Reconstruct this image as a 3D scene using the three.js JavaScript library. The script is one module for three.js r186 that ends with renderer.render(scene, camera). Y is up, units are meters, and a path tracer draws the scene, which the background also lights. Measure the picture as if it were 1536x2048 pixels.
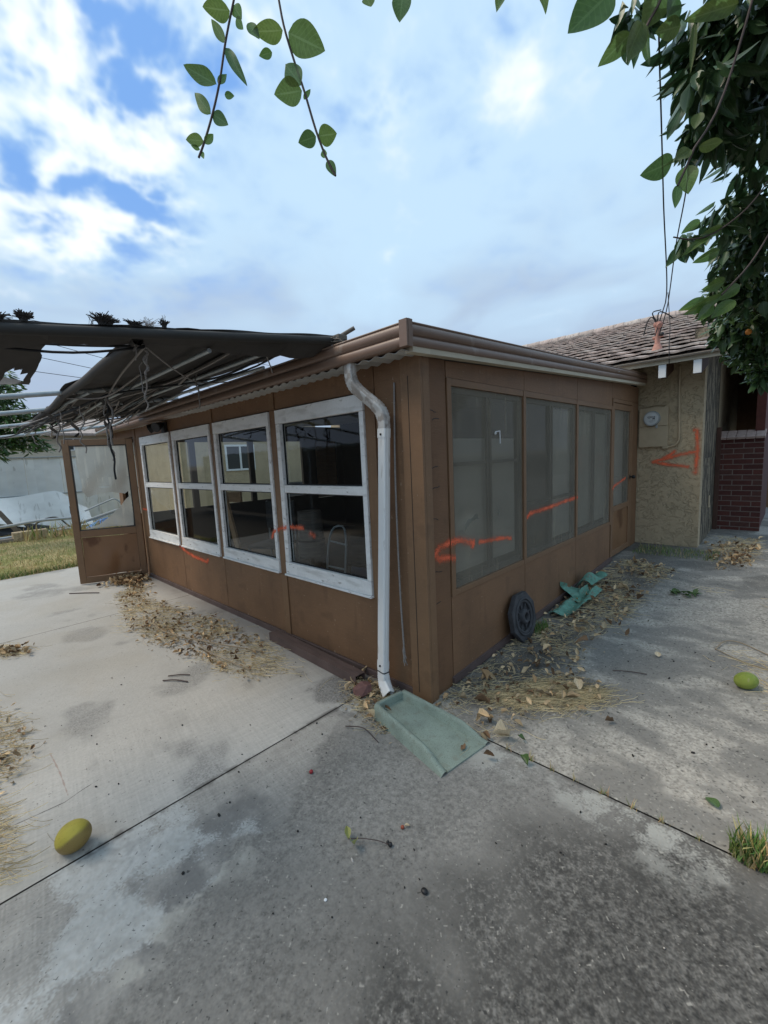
import * as THREE from 'three';
import { RoundedBoxGeometry } from 'three/addons/geometries/RoundedBoxGeometry.js';
import { mergeGeometries } from 'three/addons/utils/BufferGeometryUtils.js';

// ------------------------------------------------------------------ camera, sky, sun, exposure
const scene = new THREE.Scene();
const camera = new THREE.PerspectiveCamera(100.01, 0.75, 0.05, 400);
camera.position.set(1.544, 1.5, 1.930);
camera.up.set(-0.0538, 0.99097, -0.12281);
camera.lookAt(1.544 - 0.68988, 1.5 - 0.12581, 1.930 - 0.71291);
const renderer = new THREE.WebGLRenderer({ antialias: true });
renderer.toneMapping = THREE.LinearToneMapping;
renderer.toneMappingExposure = 1.28;
renderer.shadowMap.enabled = true;

// ------------------------------------------------------------------ noise
function rng(seed) { let a = seed >>> 0; return () => { a = (a + 0x6D2B79F5) >>> 0; let t = a; t = Math.imul(t ^ (t >>> 15), t | 1); t ^= t + Math.imul(t ^ (t >>> 7), t | 61); return ((t ^ (t >>> 14)) >>> 0) / 4294967296; }; }
const H = new Float32Array(65536); { const r = rng(77); for (let i = 0; i < 65536; i++) H[i] = r(); }
function lat(x, y, p) { if (p) { x = ((x % p) + p) % p; y = ((y % p) + p) % p; } return H[((x & 255) + ((y & 255) << 8) ^ Math.imul(y, 57)) & 65535]; }
function vn(x, y, p = 0) {
  const xi = Math.floor(x), yi = Math.floor(y), fx = x - xi, fy = y - yi, u = fx * fx * (3 - 2 * fx), v = fy * fy * (3 - 2 * fy);
  const a = lat(xi, yi, p), b = lat(xi + 1, yi, p), c = lat(xi, yi + 1, p), d = lat(xi + 1, yi + 1, p);
  return a + (b - a) * u + (c - a) * v + (a - b - c + d) * u * v;
}
function fbm(x, y, o = 4, p = 0) {
  let s = 0, a = 0.5, t = 0;
  for (let i = 0; i < o; i++) { s += a * vn(x, y, p); t += a; a *= 0.5; if (p) { x *= 2; y *= 2; p *= 2; } else { const q = x * 1.53 - y * 1.29 + 17.3; y = x * 1.29 + y * 1.53 + 9.1; x = q; } }
  return s / t;
}
const rn = (x, y) => vn(x * 0.766 - y * 0.643, x * 0.643 + y * 0.766);   // turned, so that its lattice does not line up with the slabs
const sst = (a, b, x) => { x = Math.min(1, Math.max(0, (x - a) / (b - a))); return x * x * (3 - 2 * x); };
const mixv = (a, b, t) => a + (b - a) * t;
const mix3 = (a, b, t) => [mixv(a[0], b[0], t), mixv(a[1], b[1], t), mixv(a[2], b[2], t)];

// ------------------------------------------------------------------ sky: broken cloud over blue
{
  const W = 2048, Hh = 1024, data = new Float32Array(W * Hh * 4);
  const gaps = [[-0.807, 0.568, -0.163, 0.13, 0.9], [-0.845, 0.515, -0.145, 0.07, 0.7], [-0.748, 0.579, -0.324, 0.07, 0.55], [-0.877, 0.413, -0.247, 0.07, 0.4], [-0.837, 0.423, -0.347, 0.07, 0.35], [-0.678, 0.644, -0.355, 0.06, 0.4], [-0.596, 0.67, -0.443, 0.08, 0.6], [-0.372, 0.617, -0.694, 0.10, 0.5], [-0.593, 0.577, -0.562, 0.08, 0.35],
    [0.3, 0.6, 0.7, 0.15, 0.8], [0.7, 0.5, 0.2, 0.14, 0.7], [0.5, 0.62, -0.5, 0.1, 0.5], [-0.3, 0.55, 0.75, 0.14, 0.8], [0.1, 0.95, 0.1, 0.15, 0.5]];
  const puffs = [[-0.829, 0.521, -0.202, 0.08, 0.7], [-0.765, 0.555, -0.327, 0.06, 0.6], [-0.9, 0.407, -0.156, 0.11, 0.8], [-0.834, 0.447, -0.323, 0.09, 0.6], [-0.528, 0.595, -0.606, 0.07, 0.4], [-0.34, 0.591, -0.731, 0.11, 0.2], [-0.748, 0.619, -0.24, 0.10, 0.9], [-0.673, 0.613, -0.414, 0.05, 0.5], [-0.62, 0.75, -0.2, 0.2, 0.6],
    [0.4, 0.7, 0.6, 0.2, 0.7], [0.8, 0.45, -0.1, 0.15, 0.6], [-0.5, 0.6, 0.6, 0.2, 0.7], [0.6, 0.5, 0.55, 0.16, 0.6], [0.5, 0.8, -0.2, 0.2, 0.6]];
  for (let j = 0; j < Hh; j++) {
    const el = ((j + 0.5) / Hh - 0.5) * Math.PI, y = Math.sin(el), cy = Math.cos(el);
    for (let i = 0; i < W; i++) {
      const az = ((i + 0.5) / W - 0.5) * 2 * Math.PI, x = cy * Math.cos(az), z = cy * Math.sin(az);
      const k = (j * W + i) * 4;
      let c;
      if (y < 0) c = [0.32, 0.31, 0.29];
      else {
        const h = 1 / (y + 0.22), px = x * h, pz = z * h;
        const wx = fbm(px * 2.2 + 5, pz * 2.2 + 9, 3) - 0.5, wz = fbm(px * 2.2 + 31, pz * 2.2 + 2, 3) - 0.5;
        const fx = px * 8.2 + wx * 1.0 + 11, fz = pz * 8.2 + wz * 1.0 + 4;
        let bil = 0, ba = 0.5, bx0 = fx * 1.3 + 7, bz0 = fz * 1.3 + 3; for (let o = 0; o < 5; o++) { bil += ba * (1 - Math.abs(2 * vn(bx0, bz0) - 1)); ba *= 0.55; const q = bx0 * 1.6 - bz0 * 1.3 + 5; bz0 = bx0 * 1.3 + bz0 * 1.6 + 2; bx0 = q; }
        const fine = fbm(fx, fz, 6) * 0.6 + (bil / 1.06) * 0.36, soft = fbm(px * 2.6 + wx * 1.2 + 40, pz * 2.6 + wz * 1.2, 5);
        let gap = 0, puff = 0;
        for (const g of gaps) { const q = (x - g[0]) ** 2 + (y - g[1]) ** 2 + (z - g[2]) ** 2; gap += g[4] * Math.exp(-q / (g[3] * g[3])); }
        for (const g of puffs) { const q = (x - g[0]) ** 2 + (y - g[1]) ** 2 + (z - g[2]) ** 2; puff += g[4] * Math.exp(-q / (g[3] * g[3])); }
        const blue = mix3([0.34, 0.48, 0.72], [0.175, 0.35, 0.70], sst(0.10, 0.50, y));
        const veil = mix3([0.34, 0.42, 0.55], [0.46, 0.63, 0.79], sst(0.12, 0.48, y + (soft - 0.5) * 0.30));
        const broken = Math.min(1, 0.08 + gap * 0.8 + puff * 0.75);                       // where the deck breaks up into puffs
        const cov = 0.78 + (soft - 0.5) * 0.50 - gap * 0.24 + puff * 0.0 + (fine - 0.54) * (0.35 + 3.0 * broken);
        c = mix3(blue, veil, sst(0.10, 0.85, cov));
        const wh = sst(0.56, 0.98, fine * (0.45 + 1.15 * broken) + soft * 0.42 + puff * 0.12 - gap * 0.22 - 0.06 - 0.24 * broken) * sst(0.14, 0.28, y);
        c = mix3(c, [0.84, 0.88, 0.885], wh * 0.97);
      }
      data[k] = c[0]; data[k + 1] = c[1]; data[k + 2] = c[2]; data[k + 3] = 1;
    }
  }
  const t = new THREE.DataTexture(data, W, Hh, THREE.RGBAFormat, THREE.FloatType);
  t.mapping = THREE.EquirectangularReflectionMapping; t.magFilter = t.minFilter = THREE.LinearFilter; t.needsUpdate = true;
  scene.background = t; scene.environment = t; scene.backgroundIntensity = 1.0; scene.environmentIntensity = 1.0;
}
const sun = new THREE.DirectionalLight(0xfff0da, 1.9);
sun.position.set(-8, 14, 6.5); sun.castShadow = true; sun.shadow.radius = 55; sun.shadow.mapSize.set(2048, 2048);
Object.assign(sun.shadow.camera, { left: -16, right: 10, top: 12, bottom: -12, near: 1, far: 50 });
scene.add(sun); scene.add(sun.target);

// ------------------------------------------------------------------ helpers
const used = {};
function numbered(n) { const k = used[n] = (used[n] ?? -1) + 1; return k ? n + '_' + String(k).padStart(3, '0') : n; }
function tag(o, label, category, group, kind) { o.userData.label = label; o.userData.category = category; if (group) o.userData.group = group; if (kind) o.userData.kind = kind; return o; }
function thing(name, label, category, pos = [0, 0, 0], rotY = 0, group) { const o = new THREE.Group(); o.name = numbered(name); o.position.set(...pos); o.rotation.y = rotY; tag(o, label, category, group); scene.add(o); return o; }
// uv in metres from position and normal
function muv(g) {
  if (g.userData.keepUV) return g;
  const q = g.index ? g.toNonIndexed() : g; if (!q.attributes.normal) q.computeVertexNormals();
  const p = q.attributes.position, n = q.attributes.normal, uv = new Float32Array(p.count * 2);
  for (let i = 0; i < p.count; i += 3) {
    let ax = 0, ay = 0, az = 0; for (let k = 0; k < 3; k++) { ax += n.getX(i + k); ay += n.getY(i + k); az += n.getZ(i + k); }
    ax = Math.abs(ax); ay = Math.abs(ay); az = Math.abs(az);
    for (let k = 0; k < 3; k++) { const x = p.getX(i + k), y = p.getY(i + k), z = p.getZ(i + k); let u, v; if (ax >= ay && ax >= az) { u = z; v = y; } else if (ay >= az) { u = x; v = z; } else { u = x; v = y; } uv[(i + k) * 2] = u; uv[(i + k) * 2 + 1] = v; }
  }
  q.setAttribute('uv', new THREE.BufferAttribute(uv, 2)); return q;
}
function norm(gs) { return gs.map((g) => { const q = g.index ? g.toNonIndexed() : g; for (const k of Object.keys(q.attributes)) if (!['position', 'normal', 'uv'].includes(k)) q.deleteAttribute(k); if (!q.attributes.normal) q.computeVertexNormals(); if (!q.attributes.uv) q.setAttribute('uv', new THREE.BufferAttribute(new Float32Array(q.attributes.position.count * 2), 2)); return q; }); }
function mk(name, geo, mat, parent = scene) {
  let g;
  if (Array.isArray(geo)) { const keep = geo[0].userData.keepUV; g = mergeGeometries(norm(geo)); if (keep) g.userData.keepUV = true; } else g = geo;
  const m = new THREE.Mesh(muv(g), mat); m.name = parent === scene ? numbered(name) : name; m.castShadow = m.receiveShadow = true; parent.add(m); return m;
}
function named(parent) { const c = {}; parent.children.forEach((m) => { const b = m.name; const k = c[b] = (c[b] ?? -1) + 1; if (k) m.name = b + '_' + String(k).padStart(3, '0'); named(m); }); }
const bx = (w, h, d, x, y, z) => new THREE.BoxGeometry(w, h, d).translate(x, y, z);
const rb = (w, h, d, x, y, z, r = 0.004) => new RoundedBoxGeometry(w, h, d, 1, Math.min(r, w * 0.45, h * 0.45, d * 0.45)).translate(x, y, z);
// box between two corners
const bb = (x0, x1, y0, y1, z0, z1, r = 0.003) => rb(Math.abs(x1 - x0), Math.abs(y1 - y0), Math.abs(z1 - z0), (x0 + x1) / 2, (y0 + y1) / 2, (z0 + z1) / 2, r);
const V = (a) => new THREE.Vector3(...a);
function tube(pts, r, rs = 6, seg) { return new THREE.TubeGeometry(new THREE.CatmullRomCurve3(pts.map(V), false, 'centripetal'), seg ?? Math.max(4, pts.length * 4), r, rs, false); }
function rod(a, b, r, rs = 10) { const A = V(a), B = V(b), d = B.clone().sub(A), L = d.length(); const g = new THREE.CylinderGeometry(r, r, L, rs); g.applyQuaternion(new THREE.Quaternion().setFromUnitVectors(new THREE.Vector3(0, 1, 0), d.normalize())); const m = A.add(B).multiplyScalar(0.5); return g.translate(m.x, m.y, m.z); }
// sheet: grid nu x nv of f(u,v) -> [x,y,z]; optional thickness along -normal
function sheet(nu, nv, f, th = 0) {
  const pos = [], idx = [], uv = [];
  for (let j = 0; j <= nv; j++) for (let i = 0; i <= nu; i++) { pos.push(...f(i / nu, j / nv)); uv.push(i / nu, j / nv); }
  for (let j = 0; j < nv; j++) for (let i = 0; i < nu; i++) { const a = j * (nu + 1) + i, b = a + 1, c = a + nu + 1, d = c + 1; idx.push(a, b, d, a, d, c); }
  const g = new THREE.BufferGeometry(); g.setAttribute('position', new THREE.Float32BufferAttribute(pos, 3)); g.setAttribute('uv', new THREE.Float32BufferAttribute(uv, 2)); g.setIndex(idx); g.computeVertexNormals();
  if (!th) return g;
  const n = g.attributes.normal, N = (nu + 1) * (nv + 1), p2 = pos.slice(), id2 = idx.slice(), uv2 = uv.concat(uv);
  for (let i = 0; i < N; i++) p2.push(pos[i * 3] - n.getX(i) * th, pos[i * 3 + 1] - n.getY(i) * th, pos[i * 3 + 2] - n.getZ(i) * th);
  for (let i = 0; i < idx.length; i += 3) id2.push(idx[i] + N, idx[i + 2] + N, idx[i + 1] + N);
  const edge = (a, b) => id2.push(b, a, a + N, b, a + N, b + N);
  for (let i = 0; i < nu; i++) { edge(i, i + 1); edge(nv * (nu + 1) + i + 1, nv * (nu + 1) + i); }
  for (let j = 0; j < nv; j++) { edge((j + 1) * (nu + 1), j * (nu + 1)); edge(j * (nu + 1) + nu, (j + 1) * (nu + 1) + nu); }
  const q = new THREE.BufferGeometry(); q.setAttribute('position', new THREE.Float32BufferAttribute(p2, 3)); q.setAttribute('uv', new THREE.Float32BufferAttribute(uv2, 2)); q.setIndex(id2); const r = q.toNonIndexed(); r.computeVertexNormals(); return r;
}
const keep = (g) => { g.userData.keepUV = true; return g; };
// ground height: the slab beside the room climbs gently towards the house
const gh = (x, z) => z < 0 ? 0.044 * Math.min(-z, 6.5) : 0;

// ------------------------------------------------------------------ textures
const srgb = (v) => { v = Math.min(1, Math.max(0, v)); return Math.round(255 * (v <= 0.0031308 ? v * 12.92 : 1.055 * Math.pow(v, 1 / 2.4) - 0.055)); };
function colTex(w, h, f, rep = true) { const d = new Uint8Array(w * h * 4); for (let j = 0; j < h; j++) for (let i = 0; i < w; i++) { const c = f(i, j), k = (j * w + i) * 4; d[k] = srgb(c[0]); d[k + 1] = srgb(c[1]); d[k + 2] = srgb(c[2]); d[k + 3] = c[3] === undefined ? 255 : Math.round(255 * c[3]); } return fin(new THREE.DataTexture(d, w, h), true, rep); }
function valTex(w, h, f, rep = true) { const d = new Uint8Array(w * h * 4); for (let j = 0; j < h; j++) for (let i = 0; i < w; i++) { const c = Math.round(255 * Math.min(1, Math.max(0, f(i, j)))), k = (j * w + i) * 4; d[k] = d[k + 1] = d[k + 2] = c; d[k + 3] = 255; } return fin(new THREE.DataTexture(d, w, h), false, rep); }
function fin(t, s, rep) { if (s) t.colorSpace = THREE.SRGBColorSpace; t.magFilter = THREE.LinearFilter; t.minFilter = THREE.LinearMipmapLinearFilter; t.generateMipmaps = true; t.wrapS = t.wrapT = rep ? THREE.RepeatWrapping : THREE.ClampToEdgeWrapping; t.needsUpdate = true; return t; }
function per(t, m) { t.repeat.set(1 / m, 1 / m); return t; }       // one tile covers m metres
function again(t, rx, ry) { const c = t.clone(); c.repeat.set(rx, ry); c.needsUpdate = true; return c; }
const std = (o) => new THREE.MeshStandardMaterial({ roughness: 0.8, ...o });
const phys = (o) => new THREE.MeshPhysicalMaterial(o);

function paintTex(base, amp, specks, chip, seed, cracks) {
  return colTex(1024, 1024, (i, j) => {
    const u = i / 1024, v = j / 1024;
    const n = fbm(u * 5 + seed, v * 5 + seed, 4, 0) - 0.5, nt = fbm(u * 6, v * 6, 4, 6) - 0.5, g = vn(u * 24, v * 420, 0) - 0.5, f = vn(u * 256, v * 256, 256) - 0.5;
    let k = 1 + amp * (nt * 1.3) + amp * 0.30 * g + amp * 0.35 * f; let c = [base[0] * k, base[1] * k, base[2] * k];
    const s = vn(u * 90, v * 90, 90); if (s > 1 - specks) c = mix3(c, chip, sst(1 - specks, 1 - specks * 0.5, s) * 0.5);
    const drip = sst(0.60, 0.78, fbm(u * 44 + 9, v * 3.2, 4)) * sst(0.45, 0.65, fbm(u * 5, v * 5 + 2, 3)); c = mix3(c, [base[0] * 0.55, base[1] * 0.5, base[2] * 0.5], drip * 0.24);
    const dirt = sst(0.62, 0.8, fbm(u * 12 + 3, v * 12, 4, 12)); c = mix3(c, [base[0] * 0.6, base[1] * 0.6, base[2] * 0.62], dirt * 0.35);
    if (cracks) { for (const q of cracks) { const d = Math.abs(v - q[1] - 0.006 * (vn(u * 60, q[1] * 50) - 0.5)); if (u > q[0] && u < q[2] && d < 0.0028) c = [0.008, 0.005, 0.003]; } }
    return c;
  });
}
const brownMap = per(paintTex([0.212, 0.114, 0.058], 0.34, 0.05, [0.48, 0.37, 0.27], 1), 1.3);
const brownBump = per(valTex(1024, 1024, (i, j) => 0.5 + 0.35 * (vn(i / 1024 * 40, j / 1024 * 330, 0) - 0.5) + 0.4 * (fbm(i / 128, j / 128, 3, 8) - 0.5)), 1.0);
const M = {};
M.brown = std({ map: brownMap, bumpMap: brownBump, bumpScale: 0.0018, roughness: 0.62 });
M.brownDark = std({ map: per(paintTex([0.085, 0.040, 0.026], 0.4, 0.03, [0.2, 0.13, 0.1], 5), 1.1), bumpMap: brownBump, bumpScale: 0.0015, roughness: 0.7 });
M.brownTrim = std({ map: per(paintTex([0.222, 0.124, 0.064], 0.20, 0.03, [0.5, 0.42, 0.34], 9), 0.9), bumpMap: brownBump, bumpScale: 0.0008, roughness: 0.58 });
M.brownCrack = std({ map: per(paintTex([0.175, 0.090, 0.044], 0.30, 0.02, [0.3, 0.22, 0.15], 12, null), 1.2), bumpMap: brownBump, bumpScale: 0.0022, roughness: 0.66 });
M.doorPanel = std({ map: per(colTex(512, 512, (i, j) => { const u = i / 512, v = j / 512; let c = [0.225, 0.115, 0.056]; const k = 0.85 + 0.35 * fbm(u * 5, v * 5, 4, 5); c = c.map((q) => q * k); const r = sst(0.60, 0.72, fbm(u * 4 + 1, v * 3 + 7, 5, 0)); return mix3(c, [0.10, 0.036, 0.014], r * 0.8); }), 0.9), roughness: 0.35, metalness: 0.0, bumpMap: brownBump, bumpScale: 0.0006 });
M.white = std({ map: per(colTex(1024, 512, (i, j) => {
  const u = i / 1024, v = j / 512; let k = 0.90 + 0.10 * (fbm(u * 6, v * 30, 4, 0) - 0.5) + 0.06 * (vn(u * 200, v * 100) - 0.5);
  let c = [k, k * 0.99, k * 0.965]; const s = sst(0.50, 0.80, fbm(u * 7 + 3, v * 30 + 5, 6, 0)); c = mix3(c, [0.58, 0.56, 0.52], s * 0.6);
  const p = sst(0.74, 0.84, fbm(u * 20, v * 60 + 9, 5, 0)); return mix3(c, [0.30, 0.26, 0.22], p * 0.6); }), 1.3), roughness: 0.62 });
M.gutter = std({ map: per(colTex(512, 512, (i, j) => { const u = i / 512, v = j / 512; const k = 0.85 + 0.35 * (fbm(u * 3, v * 14, 4, 0)); let c = [0.200 * k, 0.125 * k, 0.090 * k]; const s = sst(0.66, 0.8, fbm(u * 12, v * 6 + 3, 4, 0)); return mix3(c, [0.32, 0.26, 0.22], s * 0.5); }), 0.8), roughness: 0.42 });
M.plinth = std({ map: per(colTex(256, 256, (i, j) => { const k = 0.75 + 0.5 * fbm(i / 40, j / 25, 4); return [0.115 * k, 0.078 * k, 0.070 * k]; }), 0.7), roughness: 0.7 });
M.down = std({ map: per(colTex(512, 1024, (i, j) => { const u = i / 512, v = j / 1024; let k = 0.90 + 0.05 * (fbm(u * 20, v * 4, 3) - 0.5); let c = [k, k * 0.99, k * 0.965]; const s = sst(0.66, 0.80, fbm(u * 26, v * 6, 5)); c = mix3(c, [0.55, 0.50, 0.44], s * 0.5); return c; }), 0.6), roughness: 0.42 });
M.downDirty = std({ map: per(colTex(512, 512, (i, j) => { const u = i / 512, v = j / 512; let k = 0.62 + 0.1 * (fbm(u * 20, v * 4, 3) - 0.5); let c = [k, k * 0.97, k * 0.93]; const s = sst(0.45, 0.62, fbm(u * 13, v * 13, 5)); c = mix3(c, [0.33, 0.275, 0.235], s * 0.75); return c; }), 0.5), roughness: 0.5 });
M.black = std({ color: new THREE.Color().setRGB(0.012, 0.012, 0.013), roughness: 0.5 });
M.rubber = std({ map: per(colTex(256, 256, (i, j) => { const k = 0.6 + 0.9 * fbm(i / 30, j / 30, 4); return [0.052 * k, 0.052 * k, 0.056 * k]; }), 0.4), roughness: 0.75 });
M.galv = std({ map: per(colTex(256, 256, (i, j) => { const k = 0.75 + 0.4 * fbm(i / 20, j / 20, 4); return [0.40 * k, 0.43 * k, 0.44 * k]; }), 0.4), roughness: 0.45, metalness: 0.35 });
M.alu = std({ color: new THREE.Color().setRGB(0.045, 0.036, 0.030), roughness: 0.5 });
M.glass = phys({ color: new THREE.Color().setRGB(0.90, 0.93, 0.92), transmission: 1, thickness: 0, roughness: 0.03, ior: 1.42, metalness: 0 });
M.stucco = std({
  map: per(colTex(1024, 1024, (i, j) => { const u = i / 1024, v = j / 1024; const k = 0.88 + 0.25 * (fbm(u * 7, v * 7, 5, 7) - 0.2) + 0.08 * (vn(u * 250, v * 250, 250) - 0.5); let c = [0.50 * k, 0.395 * k, 0.258 * k]; return c; }), 1.2),
  bumpMap: per(valTex(1024, 1024, (i, j) => {
    const u = i / 1024, v = j / 1024, wx = (fbm(u * 30, v * 30, 3, 30) - 0.5) * 0.05, wy = (fbm(u * 30 + 0.37, v * 30 + 0.11, 3, 30) - 0.5) * 0.05;
    const a = fbm((u + wx) * 30, (v + wy) * 44, 3, 0), e = Math.abs(a - 0.5) * 2; const rip = Math.pow(1 - Math.min(1, e * 3.6), 2);
    return 0.55 - 0.48 * rip * sst(0.25, 0.5, vn(u * 26 + 4, v * 26)) + 0.22 * (fbm(u * 90, v * 90, 3, 90) - 0.5) + 0.25 * (a - 0.5); }), 1.2), bumpScale: 0.017, roughness: 0.92 });
M.brickMats = [[0.080, 0.023, 0.018], [0.10, 0.030, 0.022], [0.068, 0.020, 0.016], [0.088, 0.034, 0.026]].map((b, n) => std({ map: per(colTex(256, 256, (i, j) => { const k = 0.7 + 0.6 * fbm(i / 24 + n * 9, j / 24, 4); return b.map((q) => q * k); }), 0.3), roughness: 0.9 }));
M.mortar = std({ map: per(colTex(256, 256, (i, j) => { const k = 0.8 + 0.4 * fbm(i / 8, j / 8, 3); return [0.23 * k, 0.19 * k, 0.165 * k]; }), 0.3), roughness: 0.95 });
M.capTile = std({ map: per(colTex(256, 256, (i, j) => { const k = 0.75 + 0.5 * fbm(i / 20, j / 20, 4); return [0.38 * k, 0.28 * k, 0.245 * k]; }), 0.3), roughness: 0.85 });
M.roofTiles = [[0.47, 0.39, 0.35], [0.50, 0.41, 0.37], [0.41, 0.345, 0.31], [0.49, 0.43, 0.39]].map((b, n) => std({ map: per(colTex(256, 256, (i, j) => { const k = 0.7 + 0.55 * fbm(i / 18 + n * 7, j / 50, 4); let c = b.map((q) => q * k); const s = sst(0.6, 0.75, fbm(i / 30, j / 30 + n * 3, 4)); return mix3(c, [0.12, 0.095, 0.08], s * 0.5); }), 0.4), roughness: 0.9 }));
M.cream = std({ map: per(colTex(256, 256, (i, j) => { const k = 0.85 + 0.25 * fbm(i / 50, j / 12, 4); return [0.55 * k, 0.49 * k, 0.38 * k]; }), 0.8), roughness: 0.7 });
M.whitePaint = std({ color: new THREE.Color().setRGB(0.75, 0.76, 0.77), roughness: 0.6 });
M.tan = std({ map: per(colTex(256, 256, (i, j) => { const k = 0.9 + 0.2 * fbm(i / 30, j / 30, 4); return [0.46 * k, 0.365 * k, 0.24 * k]; }), 0.5), roughness: 0.65 });
M.stuccoStainShade = std({ bumpMap: M.stucco.bumpMap, bumpScale: 0.028, roughness: 0.95, map: per(colTex(512, 512, (i, j) => { const u = i / 512, v = j / 512; const k = 0.7 + 0.6 * fbm(u * 9, v * 9, 4); let c = [0.24 * k, 0.20 * k, 0.14 * k]; const s = sst(0.40, 0.55, fbm(u * 26, v * 7 + 3, 5)); return mix3(c, [0.05, 0.043, 0.034], s * 0.85); }), 1.3) });  // streaks are stains; the darker base also carries shade from tree and brick
M.salmon = std({ map: per(colTex(128, 128, (i, j) => { const k = 0.7 + 0.5 * fbm(i / 12, j / 12, 4); return [0.46 * k, 0.23 * k, 0.18 * k]; }), 0.3), roughness: 0.8 });
M.cloth = std({ map: per(colTex(512, 512, (i, j) => { const u = i / 512, v = j / 512; const k = 0.75 + 0.5 * fbm(u * 6, v * 6, 4, 6) + 0.12 * (((i >> 1) + (j >> 1)) % 2 - 0.5); return [0.058 * k, 0.052 * k, 0.048 * k]; }), 0.8), roughness: 0.95, side: THREE.DoubleSide });
M.rope = std({ map: per(colTex(128, 128, (i, j) => { const k = 0.6 + 0.7 * fbm(i / 6, j / 6, 3); return [0.30 * k, 0.27 * k, 0.25 * k]; }), 0.1), roughness: 0.95 });
M.cord = std({ color: new THREE.Color().setRGB(0.018, 0.018, 0.02), roughness: 0.7 });
M.corr = std({ map: per(colTex(512, 512, (i, j) => { const k = 0.7 + 0.5 * fbm(i / 60, j / 60, 4); return [0.46 * k, 0.445 * k, 0.415 * k]; }), 1.2), roughness: 0.7 });
const meshMap = (a) => per(colTex(1024, 1024, (i, j) => {
  const u = i / 1024, v = j / 1024; const k = 0.8 + 0.4 * (fbm(u * 5, v * 5, 5, 5) - 0.3) + 0.12 * (vn(u * 512, v * 512, 512) - 0.5); let c = [a[0] * k, a[1] * k, a[2] * k];
  const st = sst(0.6, 0.75, fbm(u * 40, v * 4 + 2, 4, 0)); return mix3(c, [a[0] * 1.35, a[1] * 1.33, a[2] * 1.28], st * 0.35); }), 1.4);
M.screen = std({ map: meshMap([0.285, 0.25, 0.19]), roughness: 0.9, transparent: true, opacity: 0.54, side: THREE.DoubleSide });
M.doorScreen = std({ map: meshMap([0.74, 0.69, 0.59]), roughness: 0.9, transparent: true, opacity: 0.93, side: THREE.DoubleSide });
M.curtain = std({ map: per(colTex(256, 256, (i, j) => { const k = 0.85 + 0.25 * fbm(i / 60, j / 90, 3); return [0.44 * k, 0.41 * k, 0.35 * k]; }), 0.8), roughness: 0.95 });
M.wood = std({ map: per(colTex(256, 256, (i, j) => { const k = 0.7 + 0.6 * fbm(i / 60, j / 7, 4); return [0.30 * k, 0.185 * k, 0.095 * k]; }), 0.6), roughness: 0.75 });
M.greyWood = std({ map: per(colTex(256, 256, (i, j) => { const k = 0.6 + 0.7 * fbm(i / 60, j / 7, 4); return [0.19 * k, 0.165 * k, 0.14 * k]; }), 0.6), roughness: 0.9 });
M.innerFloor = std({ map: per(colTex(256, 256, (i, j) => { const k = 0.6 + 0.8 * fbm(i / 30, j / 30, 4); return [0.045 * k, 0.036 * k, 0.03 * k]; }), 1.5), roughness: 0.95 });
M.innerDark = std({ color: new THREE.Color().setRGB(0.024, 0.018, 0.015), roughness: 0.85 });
M.shed = std({ map: per(colTex(512, 512, (i, j) => { const u = i / 512, v = j / 512; const k = 0.85 + 0.3 * (fbm(u * 4, v * 6, 4, 0) - 0.4); let c = [0.90 * k, 0.92 * k, 0.90 * k]; const s = sst(0.70, 0.82, fbm(u * 20, v * 5 + 1, 4)); return mix3(c, [0.34, 0.33, 0.30], s * 0.5); }), 1.6), roughness: 0.5, metalness: 0.1 });
M.tarpBlack = std({ color: new THREE.Color().setRGB(0.012, 0.013, 0.015), roughness: 0.6, side: THREE.DoubleSide });
M.tarpBlue = std({ color: new THREE.Color().setRGB(0.06, 0.20, 0.50), roughness: 0.55, side: THREE.DoubleSide });
M.tarpTeal = std({ map: per(colTex(256, 256, (i, j) => { const k = 0.65 + 0.7 * fbm(i / 24, j / 24, 4); let c = [0.125 * k, 0.285 * k, 0.215 * k]; const s = sst(0.58, 0.72, fbm(i / 16 + 8, j / 16, 4)); return mix3(c, [0.19, 0.16, 0.12], s * 0.75); }), 0.4), roughness: 0.85, side: THREE.DoubleSide });
M.splash = std({ map: per(colTex(512, 512, (i, j) => { const u = i / 512, v = j / 512; const k = 0.85 + 0.35 * (fbm(u * 8, v * 8, 4, 8) - 0.4); let c = [0.31 * k, 0.375 * k, 0.315 * k]; const s = vn(u * 190, v * 190, 190); if (s < 0.22) c = mix3(c, [0.09, 0.10, 0.075], 0.45); const d = sst(0.60, 0.78, fbm(u * 12 + 4, v * 12, 6)); return mix3(c, [0.20, 0.20, 0.155], d * 0.45); }), 0.5), roughness: 0.8 });
M.bark = std({ map: per(colTex(256, 256, (i, j) => { const k = 0.5 + 0.9 * fbm(i / 12, j / 40, 4); return [0.13 * k, 0.10 * k, 0.075 * k]; }), 0.4), roughness: 0.95 });
M.twig = std({ color: new THREE.Color().setRGB(0.085, 0.06, 0.055), roughness: 0.8 });
M.twigDry = std({ color: new THREE.Color().setRGB(0.33, 0.26, 0.18), roughness: 0.9 });
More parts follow.
